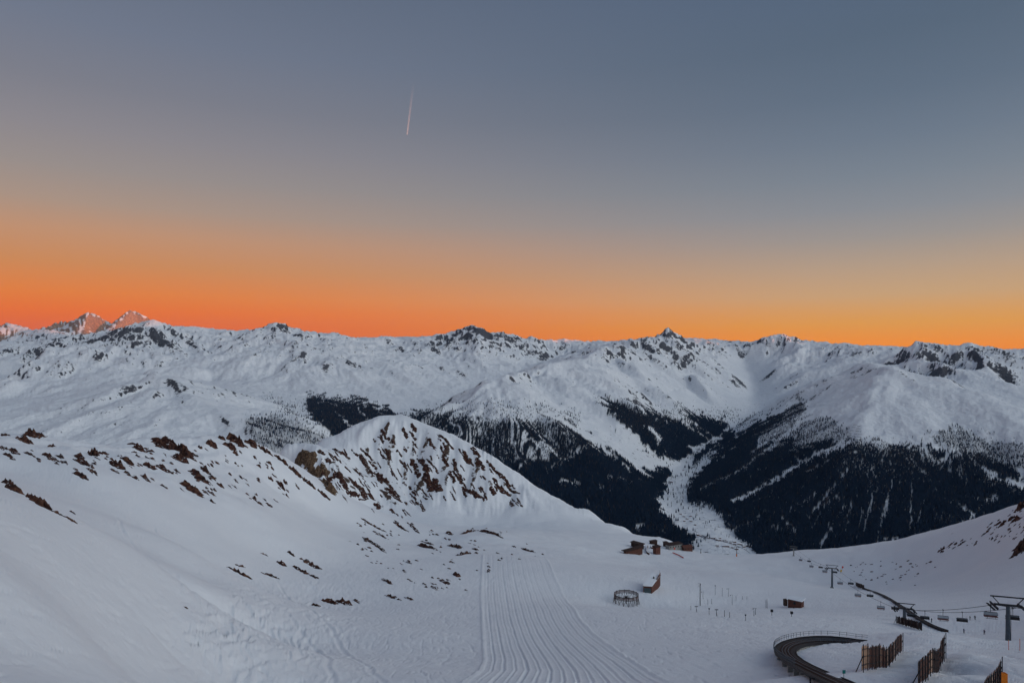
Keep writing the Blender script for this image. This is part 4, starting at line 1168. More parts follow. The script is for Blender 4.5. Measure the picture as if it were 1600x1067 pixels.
PYL = []  # y, top z
pylon_spec = [(1575, 946, 7.6, 'tall grey chairlift pylon nearest the viewer at the right edge'),
              (1413, 951, 7.6, 'chairlift pylon standing behind the leftmost slatted snow fence'),
              (1300, 888, 7.4, 'chairlift pylon on open snow left of the thin dark track end'),
              (1240, 857, 7.4, 'small chairlift pylon on the edge above the dark forest')]
for n_, (px, ytop, aw, label) in enumerate(pylon_spec):
    y_ = line_y_for_px(px); x_ = (px - CX) / F * y_
    zt = (HY - ytop) / F * y_
    zg = ground(x_, y_) - 0.4
    Hm = zt - zg
    PYL.append((y_, x_, zt))
    if n_ == 0: first = None
    root = empty('chairlift_pylon', (x_, y_, zg), label, 'pylon', 'pylons of the chairlift', LANG)
    s_ = 1.0
    MB().bar((0, 0, 0), (0, 0, Hm), 0.62, 0.42, 10).build('mast', M_STEEL if n_ < 3 else M_CONC, root, False)
    MB().box((0, 0, 0.45), (2.0, 2.0, 0.9)).build('foundation', M_CONC, root)
    MB().box((0, 0, Hm + 0.15), (aw - 1.6, 0.5, 0.42)).build('crossarm', M_DARK if n_ < 3 else M_CONC, root)
    for sgn in (-1, 1):
        sx = sgn * 3.0
        sh = MB().box((sx, 0, Hm - 0.12), (0.34, 5.2, 0.30)).build('sheave_train', M_DARK, root)
        w_ = MB()
        for q_ in range(8): w_.bar((sx - 0.12 * sgn, -2.3 + q_ * 0.657, Hm - 0.30), (sx + 0.12 * sgn, -2.3 + q_ * 0.657, Hm - 0.30), 0.26, 0.26, 8)
        w_.build('sheave_wheels', M_DARK, sh)
        MB().bar((sx * 0.62, 0, Hm + 0.3), (sx * 1.12, 0, Hm + 2.1), 0.13, 0.11, 5).build('gantry_post', M_DARK, root)
        MB().box((sx * 1.22, 0, Hm - 0.55), (0.6, 5.4, 0.08)).build('catwalk', M_DARK, root)
    MB().box((0, 0, Hm + 2.15), (aw, 0.26, 0.28)).build('gantry_beam', M_DARK if n_ < 3 else M_CONC, root)
    MB().box((0.55, -0.25, Hm * 0.5), (0.08, 0.08, Hm * 0.9)).build('ladder', M_DARK, root)
PYL.sort()
LAST = (1080.0, LX0 + LK * (1080 - LY0), -330.0)
FIRST = (60.0, LX0 + LK * (60 - LY0), PYL[0][2] + 38)


def rope_z(y):
    P_ = [FIRST] + PYL + [LAST]
    for a, b in zip(P_[:-1], P_[1:]):
        if a[0] <= y <= b[0]:
            t = (y - a[0]) / (b[0] - a[0]); span = b[0] - a[0]
            return a[2] + (b[2] - a[2]) * t - 4 * t * (1 - t) * span * 0.012
    return LAST[2]


for sgn, lab in ((-1, 'thin steel chairlift rope on the left, downhill side'), (1, 'thin steel chairlift rope on the right, uphill side')):
    m_ = MB()
    ys = [y for y in np.concatenate([np.linspace(60, 1080, 90), [p_[0] for p_ in PYL]])]; ys.sort()
    pp = [Vector((LX0 + LK * (y - LY0) + LC.x * 3 * sgn, y + LC.y * 3 * sgn, rope_z(y) - 0.02)) for y in ys]
    for a, b in zip(pp[:-1], pp[1:]): m_.bar(a, b, 0.065, 0.065, 4)
    tag(m_.build('haul_rope', M_DARK), lab, 'rope', 'ropes of the chairlift')


def make_chair(seatm, label):
    r = empty('lift_chair', (0, 0, 0), label, 'chair', 'chairs of the chairlift')
    MB().box((0, 0, 0.05), (0.22, 0.7, 0.22)).build('grip', M_DARK, r)
    MB().bar((0, 0, 0), (0, 0.12, -1.3), 0.07, 0.06, 6).bar((0, .12, -1.3), (0, 0.05, -1.75), 0.06, 0.06, 6).build('hanger', M_DARK, r)
    MB().box((0, 0.05, -1.78), (2.7, 0.12, 0.10)).bar((-1.3, 0.05, -1.78), (-1.3, -0.1, -2.6), 0.05).bar((1.3, .05, -1.78), (1.3, -.1, -2.6), 0.05).build('seat_frame', M_DARK, r)
    MB().box((0, -0.22, -2.86), (3.0, 0.56, 0.16)).build('seat', seatm, r)
    MB().box((0, 0.10, -2.52), (3.0, 0.12, 0.62), Matrix.Rotation(0.18, 3, 'X')).build('backrest', seatm, r)
    bb = MB()
    n = 6; b0 = len(bb.v)
    for i in range(n + 1):
        t = math.pi * (0.02 + 0.55 * i / n)
        for x in (-1.55, 1.55): bb.v.append(Vector((x, 0.22 - 0.62 * math.sin(t) * 0.9, -2.35 + 0.58 * math.cos(t))))
        for x in (-1.55, 1.55): bb.v.append(Vector((x, 0.22 - 0.58 * math.sin(t) * 0.9, -2.35 + 0.54 * math.cos(t))))
    for i in range(n):
        a = b0 + i * 4
        bb.f += [(a, a + 1, a + 5, a + 4), (a + 2, a + 6, a + 7, a + 3), (a, a + 4, a + 6, a + 2), (a + 1, a + 3, a + 7, a + 5)]
    bb.f += [(b0, b0 + 2, b0 + 3, b0 + 1), (b0 + n * 4, b0 + n * 4 + 1, b0 + n * 4 + 3, b0 + n * 4 + 2)]
    bb.build('bubble', M_BUBBLE, r)
    MB().bar((-1.3, -0.75, -3.15), (1.3, -0.75, -3.15), 0.05).bar((-0.9, -.45, -2.6), (-0.9, -.75, -3.15), 0.04).bar((0.9, -.45, -2.6), (0.9, -.75, -3.15), 0.04).build('footrest', M_DARK, r)
    return r


chairs = [(1550, -1, 'reddish lift chair hanging just left of the nearest chairlift pylon'), (1475, -1, 'reddish lift chair, middle one of three between the two nearest pylons'),
          (1377, -1, 'reddish lift chair nearest left of the pylon behind the leftmost snow fence'), (1341, -1, 'reddish lift chair below the thin dark track end'), (1313, -1, 'reddish lift chair just right of the pylon mast on open snow'),
          (1289, -1, 'reddish lift chair just left of the pylon mast on open snow'), (1268, -1, 'reddish lift chair, second left of the pylon on open snow'), (1251, -1, 'reddish lift chair right beside the small pylon on the far edge')]
chairs2 = [(1580, 1, 'black lift chair hanging behind the mast of the nearest pylon'), (1502, 1, 'black lift chair, rightmost of three between the two nearest pylons'), (1444, 1, 'black lift chair, leftmost of three between the two nearest pylons'),
           (1423, 1, 'black lift chair right beside the pylon behind the leftmost snow fence'), (1398, 1, 'black lift chair just left of the pylon behind the leftmost snow fence'), (1359, 1, 'black lift chair below the thin dark track, second from pylon'),
           (1329, 1, 'black lift chair left of the small dark fence at the track end'), (1304, 1, 'black lift chair beside the crossarm of the pylon on open snow'), (1282, 1, 'black lift chair left of the pylon on open snow'), (1264, 1, 'black lift chair near the far edge, third left of the open snow pylon')]
for lst, seatm in ((chairs, M_SEATRED), (chairs2, M_BLACK)):
    proto = None
    for px, sgn, lab in lst:
        y_ = line_y_for_px(px, 3 * sgn)
        loc = (LX0 + LK * (y_ - LY0) + LC.x * 3 * sgn, y_ + LC.y * 3 * sgn, rope_z(y_))
        rz = LANG + (math.pi if sgn > 0 else 0)
        if proto is None:
            proto = make_chair(seatm, lab); proto.location = loc; proto.rotation_euler = (0, 0, rz)
        else: copy_tree(proto, loc, rz, lab)

# ------------------------------------------------------------------ slatted snow fences
def snow_fence(p0, p1, h0, h1, nposts, nslat, label, pale=(), dark=False, topdrop=0.25, seed=1):
    """p0, p1: ground ends; vertical slats on rails between steel posts"""
    r = random.Random(seed)
    p0, p1 = Vector(p0), Vector(p1)
    ax_ = p1 - p0; dirn = Vector((ax_.x, ax_.y, 0)).normalized(); nrm_ = Vector((-dirn.y, dirn.x, 0))
    root = empty('snow_fence', p0, label, 'fence', 'slatted snow fences beside the track')
    R = Matrix.Rotation(math.atan2(dirn.y, dirn.x), 3, 'Z')

    def at(t): return Vector((ax_.x * t, ax_.y * t, ground(p0.x + ax_.x * t, p0.y + ax_.y * t) - p0.z))
    for i in range(nposts):
        t = i / (nposts - 1); b = at(t); h = h0 + (h1 - h0) * t + r.uniform(-.1, .1)
        MB().box(b + Vector((0, 0, h / 2 - 0.3)), (0.11, 0.12, h + 0.6), R).build('post', M_DARK, root)
        if i in (0, nposts // 2, nposts - 1):
            MB().bar(b + Vector((0, 0, h * 0.62)), b + nrm_ * (-1.0 if nrm_.x > 0 else 1.0) + Vector((0, 0, -0.2)), 0.07, 0.07, 5).build('stay', M_DARK, root)
    for lv in (0.25, 0.55, 0.82):
        pth = [at(t) + nrm_ * 0.12 + Vector((0, 0, (h0 + (h1 - h0) * t) * lv)) for t in np.linspace(0, 1, nposts)]
        m_ = MB()
        for a, b in zip(pth[:-1], pth[1:]): m_.bar(a, b, 0.06, 0.06, 4)
        m_.build('rail', M_DARK, root)
    me_cache = {}
    for i in range(nslat):
        t = (i + .5) / nslat; b = at(t); h = (h0 + (h1 - h0) * t)
        hh = h - topdrop - r.choice((0, 0, 0.05, 0.12, 0.25, 0.4)) * r.uniform(.5, 1.3); lift = 0.1 + r.choice((0, 0.05, .15, .25))
        kind_ = 2 if any(a <= i <= c for a, c in pale) else (1 if (dark or r.random() < 0.35) else 0)
        wd = ax_.length / nslat * r.choice((0.86, 0.93, 0.97))
        if kind_ not in me_cache:
            o = MB().box((0, 0, 0.5), (1, 0.035, 1)).build('slat', (M_WOOD, M_WOOD2, M_WOOD3)[kind_], root); me_cache[kind_] = o
        else:
            o = me_cache[kind_].copy(); COL.objects.link(o); o.parent = root
        o.location = b + nrm_ * (0.20 if kind_ != 2 else 0.24) + Vector((0, 0, lift)); o.scale = (wd, 1, hh - lift)
        o.rotation_euler = (0, r.gauss(0, 0.015), math.atan2(dirn.y, dirn.x))
    return root


def fence_px(x0, y0, x1, y1, t0, t1, **kw):
    a, b = hit(x0, y0), hit(x1, y1)
    return snow_fence(a, b, (y0 - t0) / F * a.y, (y1 - t1) / F * b.y, **kw)


fence_px(1349, 1050, 1411, 1017, 1007, 988, nposts=13, nslat=52, label='slatted wooden snow fence, leftmost of the three tall ones, pale boards at its left end', pale=((0, 6), (20, 20), (28, 29), (39, 39)), seed=2)
fence_px(1437, 1073, 1478, 1028, 1031, 989, nposts=13, nslat=48, label='slatted wooden snow fence, middle one of the three tall ones near the right corner', pale=((17, 22),), seed=3)
fence_px(1541, 1092, 1566, 1066, 1064, 1026, nposts=9, nslat=24, label='slatted wooden snow fence cut by the bottom edge beside the orange pad', pale=((9, 10),), seed=4)
fence_px(1400, 974, 1440, 985, 961, 971, nposts=9, nslat=26, label='low dark snow fence behind the leftmost tall fence, below the pylon', dark=True, seed=5)
fence_px(1337, 915.5, 1350, 921, 908, 913, nposts=5, nslat=12, label='small dark snow fence at the upper end of the thin track', dark=True, seed=6)

# ------------------------------------------------------------------ curved track on a viaduct
cpx = [(1347, 1003.5), (1318, 999.8), (1300, 999), (1285, 998.8), (1270, 999.2), (1257, 1000.5), (1245, 1002.5), (1234, 1006), (1226.5, 1010.5), (1223.5, 1016), (1226, 1022), (1235, 1029.5), (1250, 1038), (1270, 1047.5), (1290, 1056.5), (1310, 1065.5), (1335, 1077), (1370, 1093)]
path = []
for i, (px, py) in enumerate(cpx):
    lift = [-1, 2, 3, 5, 6, 8, 9, 10, 11, 13, 12, 9, 8, 8, 8, 8, 9, 9][i]
    g_ = hit(px, py + lift)
    path.append([(px - CX) / F * g_.y, g_.y, (HY - py) / F * g_.y])
path = np.array(path)
for _ in range(2): path[1:-1] = 0.25 * path[:-2] + 0.5 * path[1:-1] + 0.25 * path[2:]
# resample evenly
seg = np.r_[0, np.cumsum(np.linalg.norm(np.diff(path, axis=0), axis=1))]
tt = np.linspace(0, seg[-1], 90)
pth = [Vector((np.interp(t, seg, path[:, 0]), np.interp(t, seg, path[:, 1]), np.interp(t, seg, path[:, 2]))) for t in tt]
c0 = pth[0].copy()
root = empty('rail_viaduct', c0, 'dark curved rail track on a low viaduct looping round the snow', 'railway')
loc_ = [p_ - c0 for p_ in pth]
dk = MB().strip(loc_, 2.08, 0.38, 0.0).build('deck', M_BLACK, root)
for off in (-2.18, 2.18):
    MB().strip(loc_, (off - 0.09, off + 0.09), 0.52, 0.16).build('parapet', M_BLACK, root)
for off in (-0.62, 0.62):
    MB().strip(loc_, (off - 0.07, off + 0.07), 0.16, 0.19).build('rail', M_STEEL, root)
MB().strip(loc_, (-0.12, 0.12), 0.10, 0.12).build('cable_guide', M_STEEL, root)
slp = None
for i in range(1, 89):
    for fr in (0.0, 0.5):
        a, b = loc_[i], loc_[i + 1]; p_ = a.lerp(b, fr); t = (b - a); ang_ = math.atan2(t.y, t.x)
        if slp is None:
            slp = MB().box((0, 0, 0), (0.26, 2.2, 0.12)).build('sleeper', M_WOOD2, root); o = slp
        else:
            o = slp.copy(); COL.objects.link(o); o.parent = root
        o.location = p_ + Vector((0, 0, 0.055)); o.rotation_euler = (0, 0, ang_)
rp = None
for i in range(1, 56):
    a, b = loc_[i], loc_[i + 1]; t = (b - a); t.z = 0; t.normalize(); c = Vector((t.y, -t.x, 0))
    side_ = -1 if c.dot(Vector((1, -0.5, 0))) > 0 else 1
    if rp is None:
        rp = MB().box((0, 0, 0.55), (0.06, 0.06, 1.1)).build('railing_post', M_STEEL, root); o = rp
    else:
        o = rp.copy(); COL.objects.link(o); o.parent = root
    o.location = a + c * 2.36 + Vector((0, 0, 0.3))
for lv in (0.85, 1.35):
    MB().strip(loc_[:57], (2.33, 2.39), 0.05, lv).build('handrail', M_STEEL, root)
for i in list(range(6, 90, 7)):
    p_ = pth[i]; h = p_.z - 0.5 - ground(p_.x, p_.y)
    if h > 0.25:
        t = loc_[min(i + 1, 89)] - loc_[i - 1]; ang_ = math.atan2(t.y, t.x); Rz = Matrix.Rotation(ang_, 3, 'Z')
        MB().box(loc_[i] + Vector((0, 0, -0.5 - (h + 1) / 2)), (0.9, 3.2, h + 1), Rz).build('pier', M_CONC, root)
# pale retaining wall under the inner side of the curve
m_ = MB()
MB().strip(loc_[8:52], (-2.0, -1.75), 2.6, -0.39).build('retaining_wall', M_CONC, root)

# lower part of the track, a dark strip across the snow
lp_ = [(1478, 987), (1466, 983), (1455, 978.5), (1443, 972), (1432, 965), (1421, 957), (1410, 949.5), (1400, 943), (1390, 936.5), (1380, 931), (1368, 926), (1357, 922), (1349, 919.5)]
lw = [hit(x, y) for x, y in lp_]
# keep the strip on the open ground beyond the bank
lw = [lw[0]] + [w for w in lw[1:]]
lw = [Vector((w.x, w.y, w.z + 0.55)) for w in lw]
l0 = lw[-1].copy()
root = empty('rail_embankment', l0, 'long thin dark track running down across the snow behind the fences', 'railway')
ll = [w - l0 for w in lw]
MB().strip(ll, 0.75, 1.6, 0.0).build('track_bed', M_WOOD2, root)
for off in (-0.45, 0.45): MB().strip(ll, (off - .07, off + .07), 0.14, 0.16).build('rail', M_STEEL, root)
for off in (-0.82, 0.82): MB().strip(ll, (off - .06, off + .06), 0.9, 0.2).build('side_board', M_DARK, root)

# ------------------------------------------------------------------ orange pad, marker poles, sign
g_ = hit(1567, 1070)
r_ = empty('orange_pad', (g_.x, g_.y, g_.z), 'orange padded block at the bottom right beside the cut-off fence', 'safety pad')
MB().box((0, 0, 0.85), (1.0, 0.55, 1.7)).build('pad_body', M_ORANGE, r_)
MB().box((-0.2, 0, 1.74), (0.35, 0.57, 0.1)).box((0.35, 0, 1.72), (0.2, 0.57, 0.06)).build('pad_flap', M_ORANGE, r_)
MB().bar((0, 0.35, -0.3), (0, 0.35, 1.9), 0.06).build('pad_post', M_DARK, r_)
for px, y1_, y0_, lab in ((1576, 1015, 1000, 'thin red marker pole left of the other, below the nearest pylon'), (1593.5, 1016, 998, 'thin red marker pole at the right edge of the picture')):
    b = hit(px, y1_); h = (y1_ - y0_) / F * b.y
    r_ = empty('marker_pole', b, lab, 'pole', 'red marker poles')
    MB().bar((0, 0, -0.3), (0, 0, h), 0.05, 0.045, 6).build('rod', M_POLE, r_); MB().bar((0, 0, h), (0, 0, h + 0.12), 0.055, 0.03, 6).build('rod_tip', M_YELLOW, r_)
b = hit(1318.5, 1062)
r_ = empty('piste_sign', b, 'small teal sign on a thin post inside the track loop', 'sign')
MB().bar((0, 0, -0.3), (0, 0, 1.1), 0.035, 0.035, 6).build('sign_post', M_DARK, r_); MB().box((0, -0.05, 1.2), (0.42, 0.05, 0.5)).build('sign_board', M_GREEN, r_)
MB().box((1.6, 0, 0), (0.1, 0.1, 0.1))
g1 = hit(1266, 1073)
r_ = empty('timber_portal', g1, 'dark timber portal cut by the bottom edge beside the viaduct', 'portal')
hF_ = (1073 - 1057) / F * g1.y
MB().box((0, 0, hF_ / 2 - 0.2), (0.18, 0.18, hF_ + 0.4)).build('upright', M_DARK, r_)
MB().bar((-0.2, 0, hF_), (4.6, -2.0, hF_ - 0.9), 0.10, 0.10, 4).build('top_beam', M_DARK, r_)

# ------------------------------------------------------------------ shed with snow roof
def shed(fl, fr, br, hpx, hpx_far, name, label, cat, wallm, endm, door=True, roof_over=0.3, pitch=0.9):
    """front-left, front-right and back-right ground corners in the photograph"""
    A, B, C_ = hit(*fl), hit(*fr), hit(*br)
    u_ = (B - A); u_.z = 0; w_ = u_.length; u_.normalize()
    v_ = (C_ - B); v_.z = 0; l_ = min(v_.length, 22.0); v_.normalize()
    h = hpx / F * B.y
    root = empty(name, B, label, cat)
    W3 = lambda a, b, z: u_ * (a - w_) + v_ * b + Vector((0, 0, z))
    zb_ = -2.0
    t_ = 0.18
    # four walls
    MB().hull8([W3(0, 0, zb_), W3(w_, 0, zb_), W3(w_, t_, zb_), W3(0, t_, zb_)], [W3(0, 0, h), W3(w_, 0, h), W3(w_, t_, h), W3(0, t_, h)]).build('end_wall', endm, root)
    MB().hull8([W3(w_ - t_, t_, zb_), W3(w_, t_, zb_), W3(w_, l_, zb_), W3(w_ - t_, l_, zb_)], [W3(w_ - t_, t_, h), W3(w_, t_, h), W3(w_, l_, h), W3(w_ - t_, l_, h)]).build('side_wall', wallm, root)
    MB().hull8([W3(0, t_, zb_), W3(t_, t_, zb_), W3(t_, l_, zb_), W3(0, l_, zb_)], [W3(0, t_, h), W3(t_, t_, h), W3(t_, l_, h), W3(0, l_, h)]).build('side_wall', wallm, root)
    MB().hull8([W3(t_, l_ - t_, zb_), W3(w_ - t_, l_ - t_, zb_), W3(w_ - t_, l_, zb_), W3(t_, l_, zb_)], [W3(t_, l_ - t_, h), W3(w_ - t_, l_ - t_, h), W3(w_ - t_, l_, h), W3(t_, l_, h)]).build('end_wall', endm, root)
    o_ = roof_over
    rf = MB().hull8([W3(-o_, -o_, h + .003), W3(w_ + o_, -o_, h + .003), W3(w_ + o_, l_ + o_, h + .003), W3(-o_, l_ + o_, h + .003)], [W3(-o_, -o_, h + .22), W3(w_ + o_, -o_, h + .22), W3(w_ + o_, l_ + o_, h + .22), W3(-o_, l_ + o_, h + .22)]).build('roof', M_WOOD2, root)
    MB().hull8([W3(-o_ * .6, -o_ * .6, h + .223), W3(w_ + o_ * .5, -o_ * .6, h + .223), W3(w_ + o_ * .5, l_ + o_ * .6, h + .223), W3(-o_ * .6, l_ + o_ * .6, h + .223)], [W3(0, 0, h + .22 + pitch), W3(w_ * .97, .2, h + .5), W3(w_ * .97, l_ - .2, h + .5), W3(0, l_, h + .22 + pitch)]).build('roof_snow', M_ROOFSNOW, rf)
    if door:
        MB().hull8([W3(.5, -.05, -.3), W3(w_ - .5, -.05, -.3), W3(w_ - .5, -.002, -.3), W3(.5, -.002, -.3)], [W3(.5, -.05, h * .78), W3(w_ - .5, -.05, h * .78), W3(w_ - .5, -.002, h * .78), W3(.5, -.002, h * .78)]).build('door', M_GREYBOARD, root)
    return root, W3, w_, l_, h


r_, W3, w_, l_, h = shed((1005, 925), (1018.5, 927), (1042.5, 911), 10.5, 8, 'garage_shed', 'red-brown shed with snow roof and grey door, beside the round timber ring', 'shed', M_RED, M_RED)
MB().hull8([W3(w_ - .1, l_ * .55, h + .23), W3(w_ + .1, l_ * .55, h + .23), W3(w_ + .1, l_ * .99, h + .23), W3(w_ - .1, l_ * .99, h + .23)], [W3(w_ - .1, l_ * .55, h + .9), W3(w_ + .1, l_ * .55, h + .9), W3(w_ + .1, l_ * .99, h + 1.8), W3(w_ - .1, l_ * .99, h + 1.8)]).build('gable_board', M_RED, r_)
MB().bar(W3(w_ - .3, l_ * .98, h), W3(w_ - .3, l_ * .98, h + 3.2), 0.07, 0.05).build('flag_post', M_DARK, r_)
MB().box(W3(w_ * .6, l_ * .6, h + 1.1), (0.8, 0.8, 1.2)).build('chimney', M_DARK, r_)
# ------------------------------------------------------------------ round timber ring
gc = hit(978.5, 942.5)
Rr = 19.0 / F * gc.y
r_ = empty('timber_ring', gc, 'round open timber ring on posts standing in the snow', 'fence ring')
npan = 16
ztop = 15.5 / F * gc.y
pan0 = None
for i in range(npan):
    t0, t1 = 2 * math.pi * i / npan, 2 * math.pi * (i + 1) / npan
    a = Vector((math.cos(t0) * Rr, math.sin(t0) * Rr, 0)); b = Vector((math.cos(t1) * Rr, math.sin(t1) * Rr, 0))
    ga = ground(gc.x + a.x, gc.y + a.y) - gc.z
    mid = (a + b) / 2; ang_ = math.atan2((b - a).y, (b - a).x); L_ = (b - a).length
    for q_, (z, hh) in enumerate(((ztop - 0.35, 0.5), (ztop - 1.05, 0.42), (ztop - 1.7, 0.34))):
        MB().box(mid + Vector((0, 0, z)), (L_ * 0.97, 0.10, hh), Matrix.Rotation(ang_, 3, 'Z')).build('plank', M_WOOD2 if q_ != 1 else M_WOOD, r_)
    MB().bar(a + Vector((0, 0, ga - 0.5)), a + Vector((0, 0, ztop + 0.15)), 0.13, 0.12, 6).build('post', M_WOOD2, r_)
    MB().bar(a * 1.12 + Vector((0, 0, ga - 0.4)), mid * 1.0 + Vector((0, 0, ztop - 1.9)), 0.09, 0.09, 5).build('strut', M_WOOD2, r_)
    MB().bar(b * 0.9 + Vector((0, 0, ga - 0.4)), mid * 1.0 + Vector((0, 0, ztop - 1.9)), 0.09, 0.09, 5).build('strut', M_WOOD2, r_)
MB().bar((0, 0, -.4), (0, 0, ztop * 0.75), 0.22, 0.18, 8).box((0, 0, ztop * .62), (1.5, 1.1, 1.2)).build('gauge', M_DARK, r_)

# ------------------------------------------------------------------ instrument field
def instrument(px, ytop, ybase, kind, label):
    b = hit(px, ybase); h = (ybase - ytop) / F * b.y
    r = empty({'mast': 'weather_mast', 'ladder': 'ladder_mast'}.get(kind, 'instrument_post'), b, label, 'mast' if kind in ('mast', 'ladder') else 'instrument', 'instruments of the snow field' if kind not in ('mast', 'ladder') else None)
    rad = 0.24 if kind == 'mast' else 0.15 if kind == 'ladder' else 0.11
    MB().bar((0, 0, -0.4), (0, 0, h), rad, rad * 0.75, 6).build('pole', M_DARK, r)
    if kind == 'mast':
        for z, w in ((h - 0.1, 1.5), (h - 0.9, 1.2), (h - 1.8, 1.6)): MB().box((-w * .35, 0, z), (w, 0.09, 0.12)).build('sensor_arm', M_DARK, r)
        MB().box((0.05, -.2, h - .6), (0.35, 0.3, 0.7)).build('sensor_box', M_DARK, r)
        for a in (0, 2.1, 4.2): MB().bar((0, 0, h * .8), (math.cos(a) * 3.2, math.sin(a) * 3.2, -.6), 0.02, 0.02, 4).build('guy_wire', M_DARK, r)
    elif kind == 'ladder':
        MB().bar((-.9, 0, -.4), (-.9, 0, h * .9), 0.05, 0.05, 5).build('pole', M_STEEL, r)
        for z in np.linspace(.5, h * .95, 7): MB().box((-.45, 0, z), (1.0, 0.06, 0.08)).build('rung', M_DARK, r)
    elif kind == 'arm':
        MB().box((-.3, 0, h - .05), (1.6, 0.07, 0.09)).build('sensor_arm', M_DARK, r); MB().box((-1.0, 0, h - .22), (0.32, 0.32, 0.3)).build('sensor_box', M_STEEL, r)
    elif kind == 'cup':
        MB().bar((0, 0, h - .1), (0, 0, h + .35), 0.26, 0.33, 8).build('collector', M_STEEL, r)
    elif kind == 'tee':
        MB().box((0, 0, h), (1.3, 0.5, 0.16)).build('panel', M_DARK, r); MB().bar((.4, 0, -.3), (0, 0, h * .7), 0.05, 0.05, 5).build('brace', M_DARK, r)
    elif kind == 'cabinet':
        MB().box((0, 0, h - .45), (0.95, 0.6, 0.95)).build('cabinet', M_DARK, r)
    else:
        MB().box((0, 0, h - .15), (0.16, 0.16, 0.3)).build('cap', M_DARK, r)
    return r


instrument(1094, 911, 946, 'mast', 'tallest dark weather mast with short arms, left side of the instrument field')
instrument(1198.5, 936, 950, 'ladder', 'short ladder-like mast at the right side of the instrument field')
for px, yt, yb, kd, lab in (
        (1098.5, 924, 935, 'arm', 'instrument post just right of the tallest weather mast'), (1117.5, 915, 929, 'cup', 'post with a round collector, uppermost of the instrument field'),
        (1128.5, 918, 931, 'plain', 'thin bare post, third from the weather mast in the upper row'), (1138.5, 919, 932, 'arm', 'instrument post with one short arm, rightmost of the upper row'),
        (1144, 929, 945, 'arm', 'dark instrument post in the centre of the instrument field'), (1160, 931, 936, 'plain', 'very short stake right of the field centre, left one of two'),
        (1167, 931, 936, 'plain', 'very short stake right of the field centre, right one of two'), (1079.5, 946, 953, 'plain', 'short post left below the weather mast, leftmost of all'),
        (1088, 947, 956, 'tee', 'small table-like instrument below the weather mast'), (1108, 951, 960, 'cup', 'post with a small cup in the lower row, right of the table-like one'),
        (1119.5, 952, 962, 'tee', 'small flat panel on a post in the lower row'), (1140, 956, 964, 'plain', 'thin short post in the lower row below the field centre'),
        (1165, 961, 969, 'cup', 'lowest instrument post of the field, set apart towards the viewer'), (1180.5, 950, 960, 'arm', 'tall thin post at the lower right of the instrument field'),
        (1178, 953, 962, 'plain', 'thin post touching the left of the tall thin lower right one'), (1206, 952, 961, 'cabinet', 'dark cabinet on legs left of the lone hut'),
        (1237, 955, 963, 'cabinet', 'small dark box on a post below the lone hut'), (1106, 936, 944, 'plain', 'thin stake right of the weather mast foot, left one of two'),
        (1112, 935, 943, 'plain', 'thin stake right of the weather mast foot, right one of two'), (1150, 931, 938, 'plain', 'thin stake close right of the central dark post'), (1132, 953, 963, 'plain', 'thin stake between the flat panel and the next lower post')):
    instrument(px, yt, yb, kd, lab)

# ------------------------------------------------------------------ huts at the far edge of the slope
def hut(x0, y0, x1, y1, depth, hpx, name, label, wallm, roof='gable', cat='hut', roofm=None, snowy=True, windows=0, group=None):
    A, B = hit(x0, y0), hit(x1, y1)
    d_ = min(A.y, B.y)
    A = Vector(((x0 - CX) / F * A.y, A.y, A.z)); u_ = B - A; u_.z = 0
    mx_ = 1.6 * abs(x1 - x0) / F * d_
    if u_.length > mx_: u_ = u_.normalized() * mx_
    w_ = u_.length; u_.normalize(); v_ = Vector((-u_.y, u_.x, 0))
    if v_.y < 0: v_ = -v_
    h = hpx / F * d_
    base_z = max(A.z, B.z) - 0.2
    root = empty(name, (A.x, A.y, base_z), label, cat, group)
    W3 = lambda a, b, z: u_ * a + v_ * b + Vector((0, 0, z))
    hw = h * (0.62 if roof == 'gable' else 0.85)
    MB().hull8([W3(0, 0, -4.5), W3(w_, 0, -4.5), W3(w_, depth, -4.5), W3(0, depth, -4.5)], [W3(0, 0, hw), W3(w_, 0, hw), W3(w_, depth, hw), W3(0, depth, hw)]).build('wall', wallm, root)
    o_ = 0.06 * w_ + 0.2
    m_ = MB()
    if roof == 'gable':
        b0 = len(m_.v)
        for a in (-o_, w_ + o_):
            for (b, z) in ((-o_, hw + .004), (depth + o_, hw + .004), (depth / 2, h)): m_.v.append(W3(a, b, z))
        m_.f += [(0, 1, 2), (3, 5, 4), (0, 3, 4, 1), (1, 4, 5, 2), (2, 5, 3, 0)]
    else:
        m_.hull8([W3(-o_, -o_, hw + .004), W3(w_ + o_, -o_, hw + .004), W3(w_ + o_, depth + o_, hw + .004), W3(-o_, depth + o_, hw + .004)], [W3(-o_, -o_, hw + .25), W3(w_ + o_, -o_, hw + .25), W3(w_ + o_, depth + o_, h), W3(-o_, depth + o_, h)])
    rf = m_.build('roof', roofm or (M_ROOFSNOW if snowy else M_WOOD2), root)
    for i in range(windows):
        a = w_ * (i + .5) / windows
        MB().box(W3(a, -.03, hw * .55), (min(1.1, w_ / windows * .5), 0.06, hw * .35), Matrix.Rotation(math.atan2(u_.y, u_.x), 3, 'Z')).build('window', M_GLASS, root)
    return root


def lone_hut():
    r_ = hut(1231, 949, 1252, 949.5, 4.5, 12.5, 'small_hut', 'small red-brown hut with white roof standing alone right of the instrument field', M_RED, 'mono', windows=1)
    MB().box((-1.0, 0.9, 1.3), (1.6, 2.0, 3.4)).build('porch', M_WOOD2, r_)


